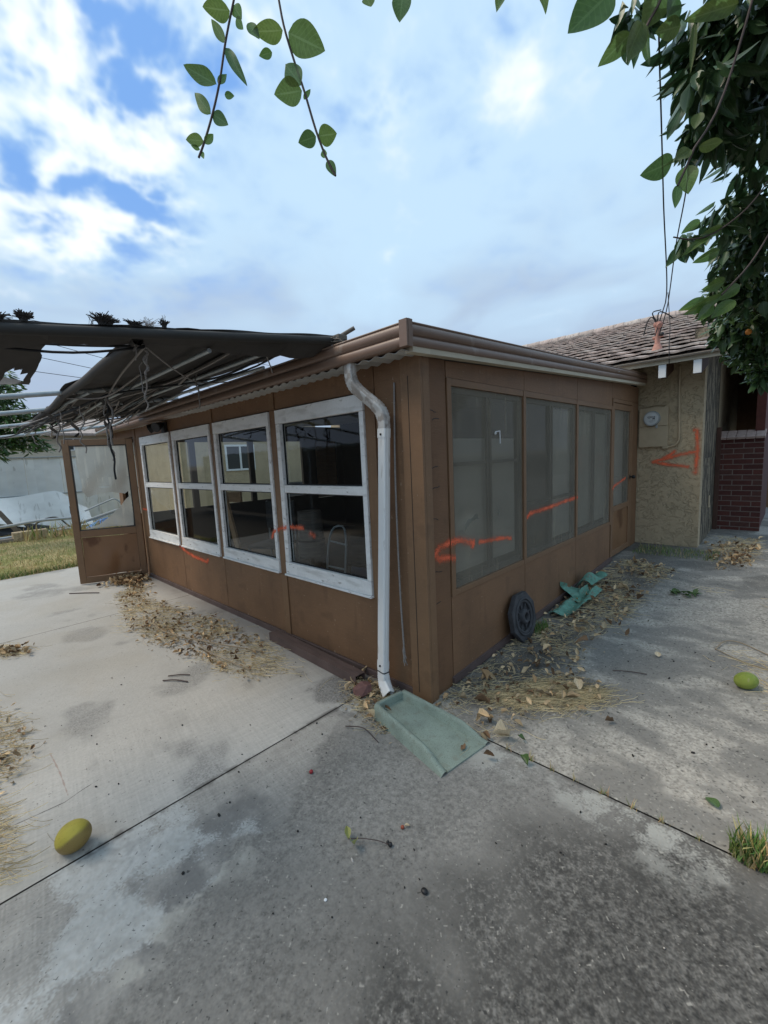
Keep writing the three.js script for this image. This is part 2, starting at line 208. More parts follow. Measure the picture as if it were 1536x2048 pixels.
// leaves: a blade with midrib and veins, uv 0..1 across and along
const leafMap = (a, b) => fin((() => { const t = colTex(128, 256, (i, j) => { const u = Math.abs(i / 128 - 0.5) * 2, v = j / 256; const k = 0.85 + 0.4 * (fbm(i / 16, j / 16, 4) - 0.4); let c = mix3(a, b, 0.35 * fbm(i / 30, j / 40, 3)).map((q) => q * k); const vein = Math.abs(((v * 9 - u * 2.2) % 1 + 1) % 1 - 0.5); if (vein < 0.07) c = mix3(c, b, 0.45); if (u < 0.07) c = mix3(c, b, 0.75); return c; }, false); return t; })(), true, false);
const leafM = (a, b, tr = 0.3, rough = 0.42) => phys({ map: leafMap(a, b), transmission: tr, thickness: 0, roughness: rough, side: THREE.DoubleSide, ior: 1.4 });
M.leafDark = leafM([0.050, 0.105, 0.042], [0.10, 0.17, 0.07], 0.24, 0.34);
M.leafMid = leafM([0.095, 0.180, 0.045], [0.17, 0.26, 0.09], 0.38);
M.leafVine = leafM([0.15, 0.225, 0.045], [0.24, 0.32, 0.11], 0.58, 0.6);
M.leafYoung = leafM([0.13, 0.24, 0.045], [0.24, 0.33, 0.11], 0.40);
M.leafDry = std({ roughness: 0.9, side: THREE.DoubleSide, map: leafMap([0.72, 0.56, 0.36], [0.80, 0.68, 0.48]) });

// ------------------------------------------------------------------ ground
const JX = -0.405, JZ = 0.085;
const CRACK_A = [[-0.815, 1.93], [-0.815, 1.891], [-0.807, 1.80], [-0.799, 1.70], [-0.828, 1.626], [-0.844, 1.556]], CRACK_B = [[-1.29, 1.681], [-1.06, 1.675], [-0.84, 1.68]];
function noiseGrain(x, z) { return rn(x * 190, z * 190) - 0.5; }
// the old slab left of the joint: smooth, pale, with blotches and drifts of dirt
function colA(x, z) {
  const n = fbm(x * 1.1 + 4, z * 1.1 + 8, 5), m = fbm(x * 4.5, z * 4.5 + 3, 5), g = noiseGrain(x, z), g2 = vn(x * 70, z * 70) - 0.5;
  let k = 0.42 * (0.87 + 0.26 * n + 0.14 * (m - 0.5) + 0.09 * g + 0.06 * g2); let c = [k * 1.03, k * 0.995, k * 0.93];
  const dk = sst(0.60, 0.76, fbm(x * 2.6 + 20, z * 2.6, 6)); c = mix3(c, [0.13, 0.128, 0.125], dk * 0.55 * (0.7 + g));
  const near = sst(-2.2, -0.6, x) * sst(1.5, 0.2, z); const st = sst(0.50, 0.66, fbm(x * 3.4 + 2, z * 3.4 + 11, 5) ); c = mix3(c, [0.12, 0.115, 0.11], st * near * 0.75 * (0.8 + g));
  const tan = sst(0.5, 0.7, fbm(x * 1.8 + 40, z * 1.8, 4)); c = mix3(c, [0.37, 0.325, 0.255], tan * 0.22);
  const cr = brushed(x, z) * sst(-1.9, -0.6, x) * 0.24; c = c.map((q) => q * (1 + cr));
  if (x > -1.6 && z > 1.3) { c = mix3(c, [0.06, 0.055, 0.05], 0.8 * crack(x, z, CRACK_A, 0.003)); c = mix3(c, [0.26, 0.14, 0.10], 0.5 * crack(x, z, CRACK_B, 0.004)); }
  const jd = sst(0.030, 0.004, JX - x + 0.03 * (m - 0.5)) * sst(0.40, 0.6, fbm(x * 14, z * 14, 4)); c = mix3(c, [0.10, 0.09, 0.08], jd * 0.7);
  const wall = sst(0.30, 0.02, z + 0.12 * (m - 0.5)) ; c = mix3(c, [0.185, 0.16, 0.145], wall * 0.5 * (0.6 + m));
  const sp = vn(x * 120 + 7, z * 120); if (sp > 0.955) c = mix3(c, [0.05, 0.045, 0.04], 0.6);
  return c;
}
function crack(x, z, pts, w) { let b = 9; for (let k = 0; k < pts.length - 1; k++) { const dx = pts[k + 1][0] - pts[k][0], dz = pts[k + 1][1] - pts[k][1], q = Math.max(0, Math.min(1, ((x - pts[k][0]) * dx + (z - pts[k][1]) * dz) / (dx * dx + dz * dz))); b = Math.min(b, Math.hypot(x - pts[k][0] - q * dx, z - pts[k][1] - q * dz)); } return sst(w, w * 0.4, b + (vn(x * 50, z * 50) - 0.5) * 0.004); }
// the slab in front: worn, aggregate showing, white scale along the joint, black mouldy patches with tree shade painted in to the right
function brushed(x, z) { const a = 0.5 * rn(x * 150 + z * 22, z * 7 - x * 1.2) + 0.5 * vn(z * 150 - x * 22, x * 7 + z * 1.2); return a - 0.5; }
function colB(x, z) {
  const n = fbm(x * 1.5 + 9, z * 1.5 + 2, 5), m = fbm(x * 5.5 + 1, z * 5.5, 6), g = noiseGrain(x, z), ag = rn(x * 62 + 3, z * 62) * 0.34 + rn(x * 130, z * 130 + 9) * 0.33 + vn(x * 245, z * 245 + 9) * 0.33;
  const edge = x - 0.03 - 0.34 * (z - 1.29) + 0.34 * (n - 0.5) + 0.36 * (m - 0.5);
  let k = 0.235 * (0.62 + 1.05 * (ag - 0.12)) * (0.80 + 0.55 * (n - 0.4) + 0.3 * (m - 0.5)); let c = [k * 1.06, k * 1.0, k * 0.91];
  const mouldShade = sst(0.40, 0.66, fbm(x * 2.1 + 30, z * 2.1 + 5, 7) * 0.52 + 0.04 + 0.25 * sst(0.55, 1.25, x) + 0.17 * sst(0.1, 0.6, z) * sst(0.5, 0.9, x) + 0.26 * (ag - 0.5) + 0.26 * (m - 0.5)); const km = 0.095 * (0.08 + 2.1 * ag * ag * 1.3) * (0.75 + 0.6 * (m - 0.2)); c = mix3(c, [km * 1.06, km * 1.0, km * 0.91], mouldShade * 0.84);
  const pale = Math.max(sst(0.05, -0.03, edge), 0.75 * sst(0.62, 0.34, z + 0.45 * x + 0.5 * (n - 0.5) + 0.3 * (m - 0.5))); let kp = 0.36 * (0.80 + 0.6 * (m - 0.35) + 0.16 * g + 0.30 * brushed(x, z)); let pc = [kp * 1.05, kp * 0.995, kp * 0.91];
  const dk = sst(0.52, 0.66, fbm(x * 3.3 + 20, z * 3.3 + 6, 7) + 0.06 * g); pc = mix3(pc, [0.135, 0.13, 0.125], dk * 0.78 * (0.85 + 0.5 * brushed(x, z)));
  const wh = sst(0.52, 0.64, fbm(x * 4.1 + 50, z * 4.1, 7) + 0.10 * g); pc = mix3(pc, [0.50 + 0.25 * (m - 0.5), 0.50 + 0.25 * (m - 0.5), 0.48 + 0.25 * (m - 0.5)], wh * (0.45 + 0.5 * rn(x * 60, z * 60)));
  c = mix3(c, pc, pale);
  const lip = sst(0.10, 0.0, Math.abs(edge - 0.0)) * sst(0.60, 0.66, fbm(x * 7 + 3, z * 7, 5)); c = mix3(c, [0.42, 0.40, 0.355], lip * 0.7);
  const rim = sst(0.40, 0.16, z + 0.25 * (m - 0.5)) * sst(0.30, 0.5, x) * sst(0.46, 0.60, fbm(x * 5, z * 5 + 2, 6)); c = mix3(c, [0.45, 0.44, 0.40], rim * 0.85 * sst(0.35, 0.7, fbm(x * 13, z * 13, 4) + 0.3 * g));
  const chip = rn(x * 95 + 50, z * 95); if (chip > 0.92) c = mix3(c, [0.46, 0.43, 0.38], 0.6 * sst(0.92, 0.97, chip));
  const jd = sst(0.030, 0.004, Math.min(x - JX, z - JZ) + 0.03 * (m - 0.5)) * sst(0.40, 0.6, fbm(x * 14, z * 14, 4)); c = mix3(c, [0.09, 0.08, 0.07], jd * 0.7);
  const sp = rn(x * 130 + 7, z * 130); if (sp < 0.06) c = mix3(c, [0.02, 0.02, 0.02], 0.7);
  return c;
}
// the slab along the right: exposed aggregate with pale and dark pebbles
function colC(x, z) {
  const n = fbm(x * 1.2 + 19, z * 1.2 + 12, 5), m = fbm(x * 4 + 1, z * 7, 6), g = noiseGrain(x, z), ag = rn(x * 70 + 3, z * 70) * 0.34 + rn(x * 140, z * 140 + 9) * 0.36 + vn(x * 230, z * 230) * 0.30;
  let k = 0.335 * (0.30 + 1.5 * ag) * (0.75 + 0.5 * n); let c = [k * 1.07, k * 0.985, k * 0.86];
  const dk = sst(0.46, 0.62, m * 0.6 + n * 0.42 + 0.08 * (ag - 0.5)); c = mix3(c, [0.125, 0.122, 0.115], dk * 0.60 * (0.5 + 0.9 * ag));
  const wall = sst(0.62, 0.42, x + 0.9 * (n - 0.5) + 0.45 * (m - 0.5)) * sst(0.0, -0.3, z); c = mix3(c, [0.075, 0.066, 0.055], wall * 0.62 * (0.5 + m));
  const far = sst(0.42, 0.54, fbm(x * 2 + 3, z * 2, 6)) * sst(-2.6, -3.6, z); c = mix3(c, [0.085, 0.08, 0.07], far * 0.6);
  const pl = rn(x * 110 + 50, z * 110); if (pl > 0.86) c = mix3(c, [0.56, 0.53, 0.46], 0.7 * sst(0.86, 0.95, pl));
  const sp = rn(x * 120 + 7, z * 120); if (sp < 0.14) c = mix3(c, [0.03, 0.03, 0.028], 0.8 * sst(0.14, 0.05, sp));
  return c;
}
const grainBump = valTex(512, 512, (i, j) => 0.5 + 0.5 * (vn(i / 4, j / 4, 128) - 0.5) + 0.4 * (vn(i / 9 , j / 9, 0) - 0.5));
function slab(label, x0, x1, z0, z1, w, h, col, bump, extra = {}) {
  const map = colTex(w, h, (i, j) => col(x0 + (i + 0.5) / w * (x1 - x0), z0 + (j + 0.5) / h * (z1 - z0)), false);
  const bt = again(grainBump, (x1 - x0) / 1.1, (z1 - z0) / 1.1);
  const nz = Math.max(2, Math.ceil((z1 - z0) / 0.5));
  const inset = 0.0042;
  const g = sheet(2, nz * 2, (u, v) => { const x = x0 + inset + u * (x1 - x0 - 2 * inset), z = z0 + inset + v * (z1 - z0 - 2 * inset); return [x, gh(x, z), z]; });
  // sheet's normal must point up: reverse winding
  const id = g.index.array; for (let i = 0; i < id.length; i += 3) { const t = id[i + 1]; id[i + 1] = id[i + 2]; id[i + 2] = t; } g.computeVertexNormals();
  const side = [bx(x1 - x0 - 0.012, 0.12, 0.012, (x0 + x1) / 2, gh(0, z1) - 0.064, z1 - 0.013), bx(0.012, 0.12, z1 - z0 - 0.03, x1 - 0.013, -0.064, (z0 + z1) / 2), bx(0.012, 0.12, z1 - z0 - 0.03, x0 + 0.013, -0.064, (z0 + z1) / 2)];
  const o = mk('concrete_slab', keep(g), std({ map, bumpMap: bt, bumpScale: bump, roughness: 0.93, ...extra }));
  tag(o, label, 'concrete slab', null, 'structure'); return o;
}
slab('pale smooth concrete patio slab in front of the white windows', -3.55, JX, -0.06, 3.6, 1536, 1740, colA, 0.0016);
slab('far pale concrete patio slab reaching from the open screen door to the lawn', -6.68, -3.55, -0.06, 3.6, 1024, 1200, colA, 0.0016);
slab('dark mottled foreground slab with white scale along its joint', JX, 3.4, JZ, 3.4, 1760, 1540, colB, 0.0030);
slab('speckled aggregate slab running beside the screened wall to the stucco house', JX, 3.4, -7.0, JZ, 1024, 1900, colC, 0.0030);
{ // soil below the joints and out to the horizon
  const g = keep(sheet(1, 1, (u, v) => [-160 + u * 320, -0.06, 160 - v * 320])); 
  const m = std({ map: again(colTex(512, 512, (i, j) => { const k = 0.7 + 0.6 * fbm(i / 32, j / 32, 5, 16); return [0.085 * k, 0.075 * k, 0.062 * k]; }), 200, 200), roughness: 1 });
  tag(mk('ground', g, m), 'bare brown ground under the slabs and out to the horizon', 'ground', null, 'structure');
  const lg = keep(sheet(24, 30, (u, v) => { const x = -6.70 - u * 7.2, z = 1.9 - v * 7; return [x, -0.012 + 0.03 * (fbm(x * 2, z * 2, 3) - 0.5) * sst(-6.7, -7.1, x), z]; }));
  const lm = std({ map: again(colTex(512, 512, (i, j) => { const u = i / 512, v = j / 512; const n = fbm(u * 8, v * 8, 5, 8), f = vn(u * 128, v * 128, 128); let c = mix3([0.40, 0.32, 0.15], [0.22, 0.22, 0.07], sst(0.46, 0.66, n)); const k = 0.6 + 0.8 * f; return c.map((q) => q * k); }), 3, 4), roughness: 1 });
  tag(mk('lawn', lg, lm), 'patchy dry yellow lawn beyond the patio', 'lawn', null, 'structure');
  const dg = keep(sheet(1, 8, (u, v) => { const x = -0.4 + u * 7, z = -7.0 - v * 24; return [x, 0.286, z]; }));
  tag(mk('driveway', dg, std({ map: again(colTex(512, 512, (i, j) => { const k = 0.8 + 0.4 * fbm(i / 30, j / 30, 5); return [0.25 * k, 0.24 * k, 0.225 * k]; }), 3, 10), roughness: 0.95 })), 'pale concrete driveway behind the brick wall', 'driveway', null, 'structure');
}

// ------------------------------------------------------------------ patio room
const room = thing('patio_room', 'brown plywood patio room with white sash windows and grey insect screens', 'patio room');
const roofY = (z) => 2.052 - 0.050 * z;
const PX = [-4.90, -3.655, -2.605, -1.51, -0.36];
const WIN = [[-4.705, -3.695], [-3.615, -2.65], [-2.56, -1.56], [-1.457, -0.452]];
{
  // lower and header panels, window wall
  for (let i = 0; i < 4; i++) {
    const a = PX[i] + 0.003, b = PX[i + 1] - 0.003;
    mk('wall_panel', bb(a, b, 0.055, 0.572, -0.02, 0), M.brown, room);
    mk('wall_panel', bb(a, b, 1.915, 2.09, -0.02, 0), M.brown, room);
  }
  mk('wall_panel', bb(-0.357, -0.132, 0.03, 2.08, -0.02, 0), M.brown, room);
  mk('wall_panel', bb(-5.96, -5.80, 0.0, 2.06, -0.02, 0), M.brown, room);
  for (const [a, b] of [[-4.90, -4.712], [-3.690, -3.620], [-2.645, -2.566], [-1.555, -1.463], [-0.447, -0.362]]) mk('post', bb(a, b, 0.573, 1.914, -0.03, 0.006), M.brownTrim, room);
  mk('post', bb(-1.548, -1.472, 0.055, 0.570, 0.001, 0.011), M.brownTrim, room);
  mk('post', bb(-2.630, -2.580, 1.918, 2.08, 0.001, 0.010), M.brownTrim, room);
  mk('post', bb(-1.545, -1.475, 1.918, 2.08, 0.001, 0.010), M.brownTrim, room);
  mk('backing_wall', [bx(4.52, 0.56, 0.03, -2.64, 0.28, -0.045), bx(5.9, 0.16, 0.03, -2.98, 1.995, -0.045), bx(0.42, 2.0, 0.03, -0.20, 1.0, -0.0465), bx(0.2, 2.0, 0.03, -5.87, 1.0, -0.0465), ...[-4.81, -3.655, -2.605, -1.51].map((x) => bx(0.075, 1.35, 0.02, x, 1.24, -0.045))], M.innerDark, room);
  mk('plinth', bb(-4.92, -0.13, 0.0, 0.052, -0.03, 0.014), M.plinth, room);
  mk('plinth', bb(-0.128, 0.0, -0.03, 0.028, -0.03, 0.006), M.plinth, room);
  // corner boards
  mk('corner_board', bb(-0.128, 0.020, -0.03, 2.07, 0.001, 0.020), M.brownTrim, room);
  mk('corner_board', bb(0.001, 0.019, -0.03, 2.08, -0.062, -0.001), M.brownTrim, room);
  mk('corner_post', bb(-0.09, -0.001, 0.0, 2.08, -0.09, -0.022), M.innerDark, room);
  mk('crack', bx(0.004, 1.9, 0.0015, -0.071, 1.0, 0.0205), M.innerDark, room).visible = true;
}
// white sash windows
WIN.forEach(([x0, x1], i) => {
  const w = new THREE.Group(); w.name = 'window'; room.add(w);
  const zf = 0.020, zb = -0.035;
  mk('frame', bb(x0, x1, 1.800, 1.905, zb, zf), M.white, w);
  mk('frame', bb(x0, x1, 0.592, 0.688, zb, zf), M.white, w);
  mk('frame', bb(x0, x0 + 0.052, 0.690, 1.798, zb, zf - 0.002), M.white, w);
  mk('frame', bb(x1 - 0.040, x1, 0.690, 1.798, zb, zf - 0.002), M.white, w);
  mk('mid_rail', bb(x0 + 0.053, x1 - 0.041, 1.258, 1.318, zb, zf - 0.006), M.white, w);
  mk('sill', bb(x0 - 0.006, x1 + 0.006, 0.575, 0.590, zb, zf + 0.014), M.white, w);
  const a = x0 + 0.055, b = x1 - 0.043;
  const gasket = (y0, y1, z) => [bx(b - a, 0.008, 0.01, (a + b) / 2, y0 + 0.004, z), bx(b - a, 0.008, 0.01, (a + b) / 2, y1 - 0.004, z), bx(0.008, y1 - y0 - 0.016, 0.01, a + 0.004, (y0 + y1) / 2, z), bx(0.008, y1 - y0 - 0.016, 0.01, b - 0.004, (y0 + y1) / 2, z)];
  mk('gasket', [...gasket(1.319, 1.799, -0.016), ...gasket(0.689, 1.257, -0.010)], M.black, w);
  mk('pane', new THREE.PlaneGeometry(b - a - 0.01, 0.47).translate((a + b) / 2, 1.559, -0.018), M.glass, w);
  mk('pane', new THREE.PlaneGeometry(b - a - 0.01, 0.558).translate((a + b) / 2, 0.973, -0.012), M.glass, w);
});
// screened wall: ground slopes, so panels reach down a little
const PZ = [-0.245, -1.268, -2.372, -3.435];
{
  const pb = (z0, z1, y0, y1, m = M.brown, x0 = -0.02, x1 = 0) => mk('wall_panel', bb(x0, x1, y0, y1, z1, z0), m, room);
  mk('wall_panel', bb(-0.02, 0, -0.03, 2.055, -0.241, -0.064), M.brownCrack, room);
  // the cracks in its paint are open splits in the plywood
  const r = rng(4), cr = []; for (const [z, y] of [[-0.075, 1.76], [-0.10, 1.70], [-0.07, 1.42], [-0.075, 1.30], [-0.07, 1.12], [-0.075, 0.80], [-0.08, 0.60]]) { let zz = z, yy = y; for (let k = 0; k < 3; k++) { const l = 0.012 + 0.02 * r(), dy = (r() - 0.5) * 0.02; cr.push(new THREE.BoxGeometry(0.001, 0.0045, l * 1.15).rotateX(Math.atan2(dy, l)).translate(0.0006, yy + dy / 2, zz - l / 2)); zz -= l; yy += dy; } }
  for (let k = 0; k < 9; k++) { const y = 1.05 + k * 0.08 + 0.03 * r(); cr.push(bx(0.001, 0.05 * (0.4 + r()), 0.003, 0.0006, y, -0.067 - 0.006 * r())); }
  mk('crack', cr, M.black, room);
  for (let i = 0; i < 3; i++) { pb(PZ[i] - 0.003, PZ[i + 1] + 0.003, -0.03, 0.598); const hg = bx(0.02, 1, PZ[i] - PZ[i + 1] - 0.006, -0.01, 0, (PZ[i] + PZ[i + 1]) / 2), hp = hg.attributes.position; for (let k = 0; k < hp.count; k++) hp.setY(k, hp.getY(k) < 0 ? 1.958 : roofY(hp.getZ(k)) - 0.012); mk('wall_panel', hg, M.brown, room); }
  pb(-3.438, -4.52, 2.045, 2.24); pb(-4.275, -4.53, 0.1, 2.043);
  mk('plinth', bb(0.001, 0.014, -0.02, 0.0, -0.24, -0.064), M.plinth, room);
  mk('plinth', new THREE.BoxGeometry(0.016, 0.05, 3.26).rotateX(0.044).translate(0.008, 0.115, -1.86), M.plinth, room);
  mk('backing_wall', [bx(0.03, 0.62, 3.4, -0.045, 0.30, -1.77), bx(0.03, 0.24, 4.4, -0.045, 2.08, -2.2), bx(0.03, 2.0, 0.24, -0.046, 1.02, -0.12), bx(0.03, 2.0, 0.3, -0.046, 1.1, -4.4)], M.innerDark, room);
  // screens: rail below, battens between
  const SC = [[-0.295, -1.245], [-1.290, -2.350], [-2.395, -3.415]];
  for (const [a, b] of [[-0.249, -0.293], [-1.247, -1.288], [-2.352, -2.393], [-3.417, -3.452]]) mk('batten', bb(-0.028, 0.007, 0.600, 1.956, b, a), M.brownTrim, room);
  SC.forEach(([a, b], i) => {
    const s = new THREE.Group(); s.name = 'screen_window'; room.add(s);
    mk('rail', bb(-0.028, 0.005, 0.600, 0.638, b - 0.001, a + 0.001), M.brownTrim, s); mk('rail', bb(-0.028, 0.004, 1.912, 1.956, b - 0.001, a + 0.001), M.brownTrim, s);
    let g;
    if (i === 0) {
      const sh = new THREE.Shape([[0.30, 0.64], [1.24, 0.64], [1.24, 1.91], [0.30, 1.91]].map((p) => new THREE.Vector2(...p)));
      sh.holes.push(new THREE.Path([[0.418, 1.010], [0.430, 1.045], [0.465, 1.072], [0.500, 1.068], [0.575, 1.096], [0.590, 1.060], [0.545, 1.058], [0.49, 1.042], [0.455, 1.015], [0.432, 1.018], [0.428, 0.985]].map((p) => new THREE.Vector2(...p))));
      sh.holes.push(new THREE.Path([[0.84, 1.07], [0.87, 1.10], [0.875, 1.045], [0.86, 1.05]].map((p) => new THREE.Vector2(...p))));
      g = new THREE.ShapeGeometry(sh); g.rotateY(Math.PI / 2); g.translate(-0.006, 0, 0);
    } else { g = new THREE.PlaneGeometry(a - b - 0.004, 1.272).rotateY(Math.PI / 2).translate(-0.006, 1.275, (a + b) / 2); }
    mk('insect_screen', g, M.screen, s);
    // sash frames and glass behind the screen
    const m = (a + b) / 2, xi = -0.026;
    mk('inner_frame', [bx(0.016, 1.25, 0.020, xi, 1.275, m + 0.022), bx(0.016, 1.25, 0.020, xi, 1.275, m - 0.022), bx(0.02, 0.04, a - b - 0.06, xi - 0.001, 1.895, m), bx(0.02, 0.04, a - b - 0.06, xi - 0.001, 0.66, m), bx(0.02, 1.20, 0.025, xi, 1.275, a - 0.02), bx(0.02, 1.20, 0.025, xi, 1.275, b + 0.02)].concat(i === 0 ? [bx(0.012, 0.022, a - b - 0.07, xi - 0.004, 1.435, m)] : i === 1 ? [bx(0.012, 0.022, a - b - 0.07, xi - 0.004, 1.07, m)] : []), M.alu, s);
    mk('pane', new THREE.PlaneGeometry(a - b - 0.08, 1.2).rotateY(Math.PI / 2).translate(xi - 0.012, 1.275, m), M.glass, s);
    const half = (a - b) / 2;
    if (i !== 0) mk('blind', sheet(20, 1, (u, v) => [-0.048 + 0.003 * Math.sin(u * 9), 0.70 + v * 1.16, (i === 1 ? m - 0.03 : a - 0.04) - u * (i === 1 ? half - 0.06 : a - b - 0.08)], 0.002), M.curtain, s);
    else mk('blind', sheet(20, 1, (u, v) => [-0.052 + 0.003 * Math.sin(u * 9), 0.72 + v * 0.88, a - 0.05 - u * (a - b - 0.1)], 0.002), M.curtain, s);
  });
  // white rods modelled in place of a glint on the glass behind the first screen
  mk('glass_glint', [rod([0.004, 1.642, -0.818], [0.004, 1.648, -0.880], 0.004, 6), rod([0.004, 1.648, -0.880], [0.004, 1.560, -0.884], 0.004, 6), new THREE.SphereGeometry(0.009, 8, 6).translate(0.004, 1.630, -0.818)], M.whitePaint, room);
  // back screen door
  const d = new THREE.Group(); d.name = 'back_screen_door'; room.add(d);
  const z0 = -3.475, z1 = -4.225;
  mk('jamb', [bb(-0.028, 0.006, 0.16, 2.043, z0 + 0.003, z0 + 0.021), bb(-0.028, 0.006, 0.2, 2.043, z1 - 0.048, z1 - 0.003), bb(-0.028, 0.0055, 2.000, 2.042, z1, z0)], M.brownTrim, d);
  mk('door_frame', [bb(-0.024, 0.002, 0.185, 1.996, z0 - 0.06, z0), bb(-0.024, 0.002, 0.20, 1.996, z1, z1 + 0.06), bb(-0.024, 0.001, 1.925, 1.995, z1 + 0.061, z0 - 0.061), bb(-0.024, 0.001, 0.735, 0.800, z1 + 0.061, z0 - 0.061), bb(-0.024, 0.001, 0.20, 0.27, z1 + 0.061, z0 - 0.061)], M.brownTrim, d);
  mk('insect_screen', new THREE.PlaneGeometry(0.63, 1.125).rotateY(Math.PI / 2).translate(-0.010, 1.362, (z0 + z1) / 2), M.screen, d);
  mk('kick_panel', bb(-0.02, -0.010, 0.27, 0.735, z1 + 0.06, z0 - 0.06), M.doorPanel, d);
  mk('blind', bx(0.01, 1.3, 0.7, -0.09, 1.3, (z0 + z1) / 2), M.curtain, d);
  mk('knob', [new THREE.SphereGeometry(0.024, 12, 8).translate(0.045, 1.11, -4.195), rod([0, 1.11, -4.195], [0.04, 1.11, -4.195], 0.010), rod([0.0, 1.11, -4.195], [0.006, 1.11, -4.195], 0.028, 14)], M.black, d);
}
// roof sheet, corrugated, with fascia and gutters
{
  const X0 = -6.02, X1 = 0.055;
  mk('corrugated_roof', sheet(520, 8, (u, v) => { const x = X0 + u * (X1 - X0), z = 0.165 - v * 4.71; return [x, roofY(z) + 0.007 * Math.sin(x * 2 * Math.PI / 0.092 + 2 * vn(x * 3, 8)) + 0.016 * (vn(x * 3.3, 3) - 0.5), z]; }, 0.003), M.corr, room);
  mk('roof_cover', bx(6.05, 0.03, 4.75, 0, 0, 0).rotateX(0.05).translate(-3.0, roofY(-2.25) + 0.055, -2.25), M.greyWood, room);
  // profile (outward d, height y): a doubled bead, lip at top, flat below
  const prof = []; for (let k = 0; k <= 8; k++) { const a = Math.PI * (k / 8 - 0.5); prof.push([0.004 + 0.014 * Math.cos(a), 0.026 + 0.026 * Math.sin(a)]); } 
  for (let k = 0; k <= 8; k++) { const a = Math.PI * (k / 8 - 0.5); prof.push([0.002 + 0.016 * Math.cos(a), 0.084 + 0.028 * Math.sin(a)]); } prof.push([0.010, 0.116], [0.010, 0.122], [-0.002, 0.122], [-0.02, 0.10]);
  prof.unshift([-0.115, 0.004], [-0.02, -0.002], [0.002, -0.002]);
  const ribbon = (f, L) => { const n = prof.length - 1; return sheet(L, n, (u, v) => f(u, prof[Math.round(v * n)])); };
  const segs = [[-6.0, -3.05], [-3.05, 0.072]];
  for (const [a, b] of segs) mk('gutter', ribbon((u, [d, y]) => { const x = b + (a - b) * u; return [x, 2.058 + 0.0068 * x + y + 0.002 * (vn(x * 2, 1) - 0.5), 0.185 + d]; }, 30), M.gutter, room);
  for (const [a, b] of [[0.205, -2.2], [-2.2, -4.56]]) mk('rake_gutter', ribbon((u, [d, y]) => { const z = a + (b - a) * u; return [0.072 + Math.max(d, -0.06), 2.058 + 0.0485 * (0.2 - z) + y, z]; }, 24), M.gutter, room);
  mk('gutter_corner', [bb(0.045, 0.098, 2.052, 2.186, 0.200, 0.212, 0.002), bb(0.086, 0.099, 2.052, 2.187, 0.165, 0.1995, 0.002)], M.gutter, room);
  mk('soffit_strip', new THREE.BoxGeometry(0.055, 0.03, 4.66).rotateX(0.0485).translate(0.052, 2.050 + 0.0485 * 2.3, -2.18), M.cream, room);
  mk('gutter_hanger', [new THREE.CylinderGeometry(0.012, 0.012, 0.006, 8).translate(0.094, 2.3, -3.3)], M.corr, room);
  mk('end_cap', bb(-6.012, -6.0, 2.01, 2.14, 0.07, 0.196, 0.002), M.gutter, room);
}
// interior
{
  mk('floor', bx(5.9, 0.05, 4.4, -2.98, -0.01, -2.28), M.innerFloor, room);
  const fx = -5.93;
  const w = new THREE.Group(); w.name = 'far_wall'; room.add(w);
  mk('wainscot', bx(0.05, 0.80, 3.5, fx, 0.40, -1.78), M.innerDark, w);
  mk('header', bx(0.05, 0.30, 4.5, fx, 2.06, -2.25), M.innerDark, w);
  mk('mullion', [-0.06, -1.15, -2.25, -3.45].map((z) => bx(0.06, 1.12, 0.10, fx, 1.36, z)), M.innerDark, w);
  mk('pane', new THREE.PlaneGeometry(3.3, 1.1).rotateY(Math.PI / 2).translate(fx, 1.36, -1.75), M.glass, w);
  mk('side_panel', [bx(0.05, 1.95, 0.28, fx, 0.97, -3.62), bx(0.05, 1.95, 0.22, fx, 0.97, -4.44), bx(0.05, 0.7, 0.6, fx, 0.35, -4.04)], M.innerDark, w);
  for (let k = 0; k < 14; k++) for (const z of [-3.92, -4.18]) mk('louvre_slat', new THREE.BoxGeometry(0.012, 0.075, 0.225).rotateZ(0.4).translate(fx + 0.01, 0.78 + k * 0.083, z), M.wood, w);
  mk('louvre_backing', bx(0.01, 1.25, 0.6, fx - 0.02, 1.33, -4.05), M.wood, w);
  mk('back_wall', bx(5.9, 2.3, 0.04, -2.98, 1.15, -4.52), M.innerDark, room);
}
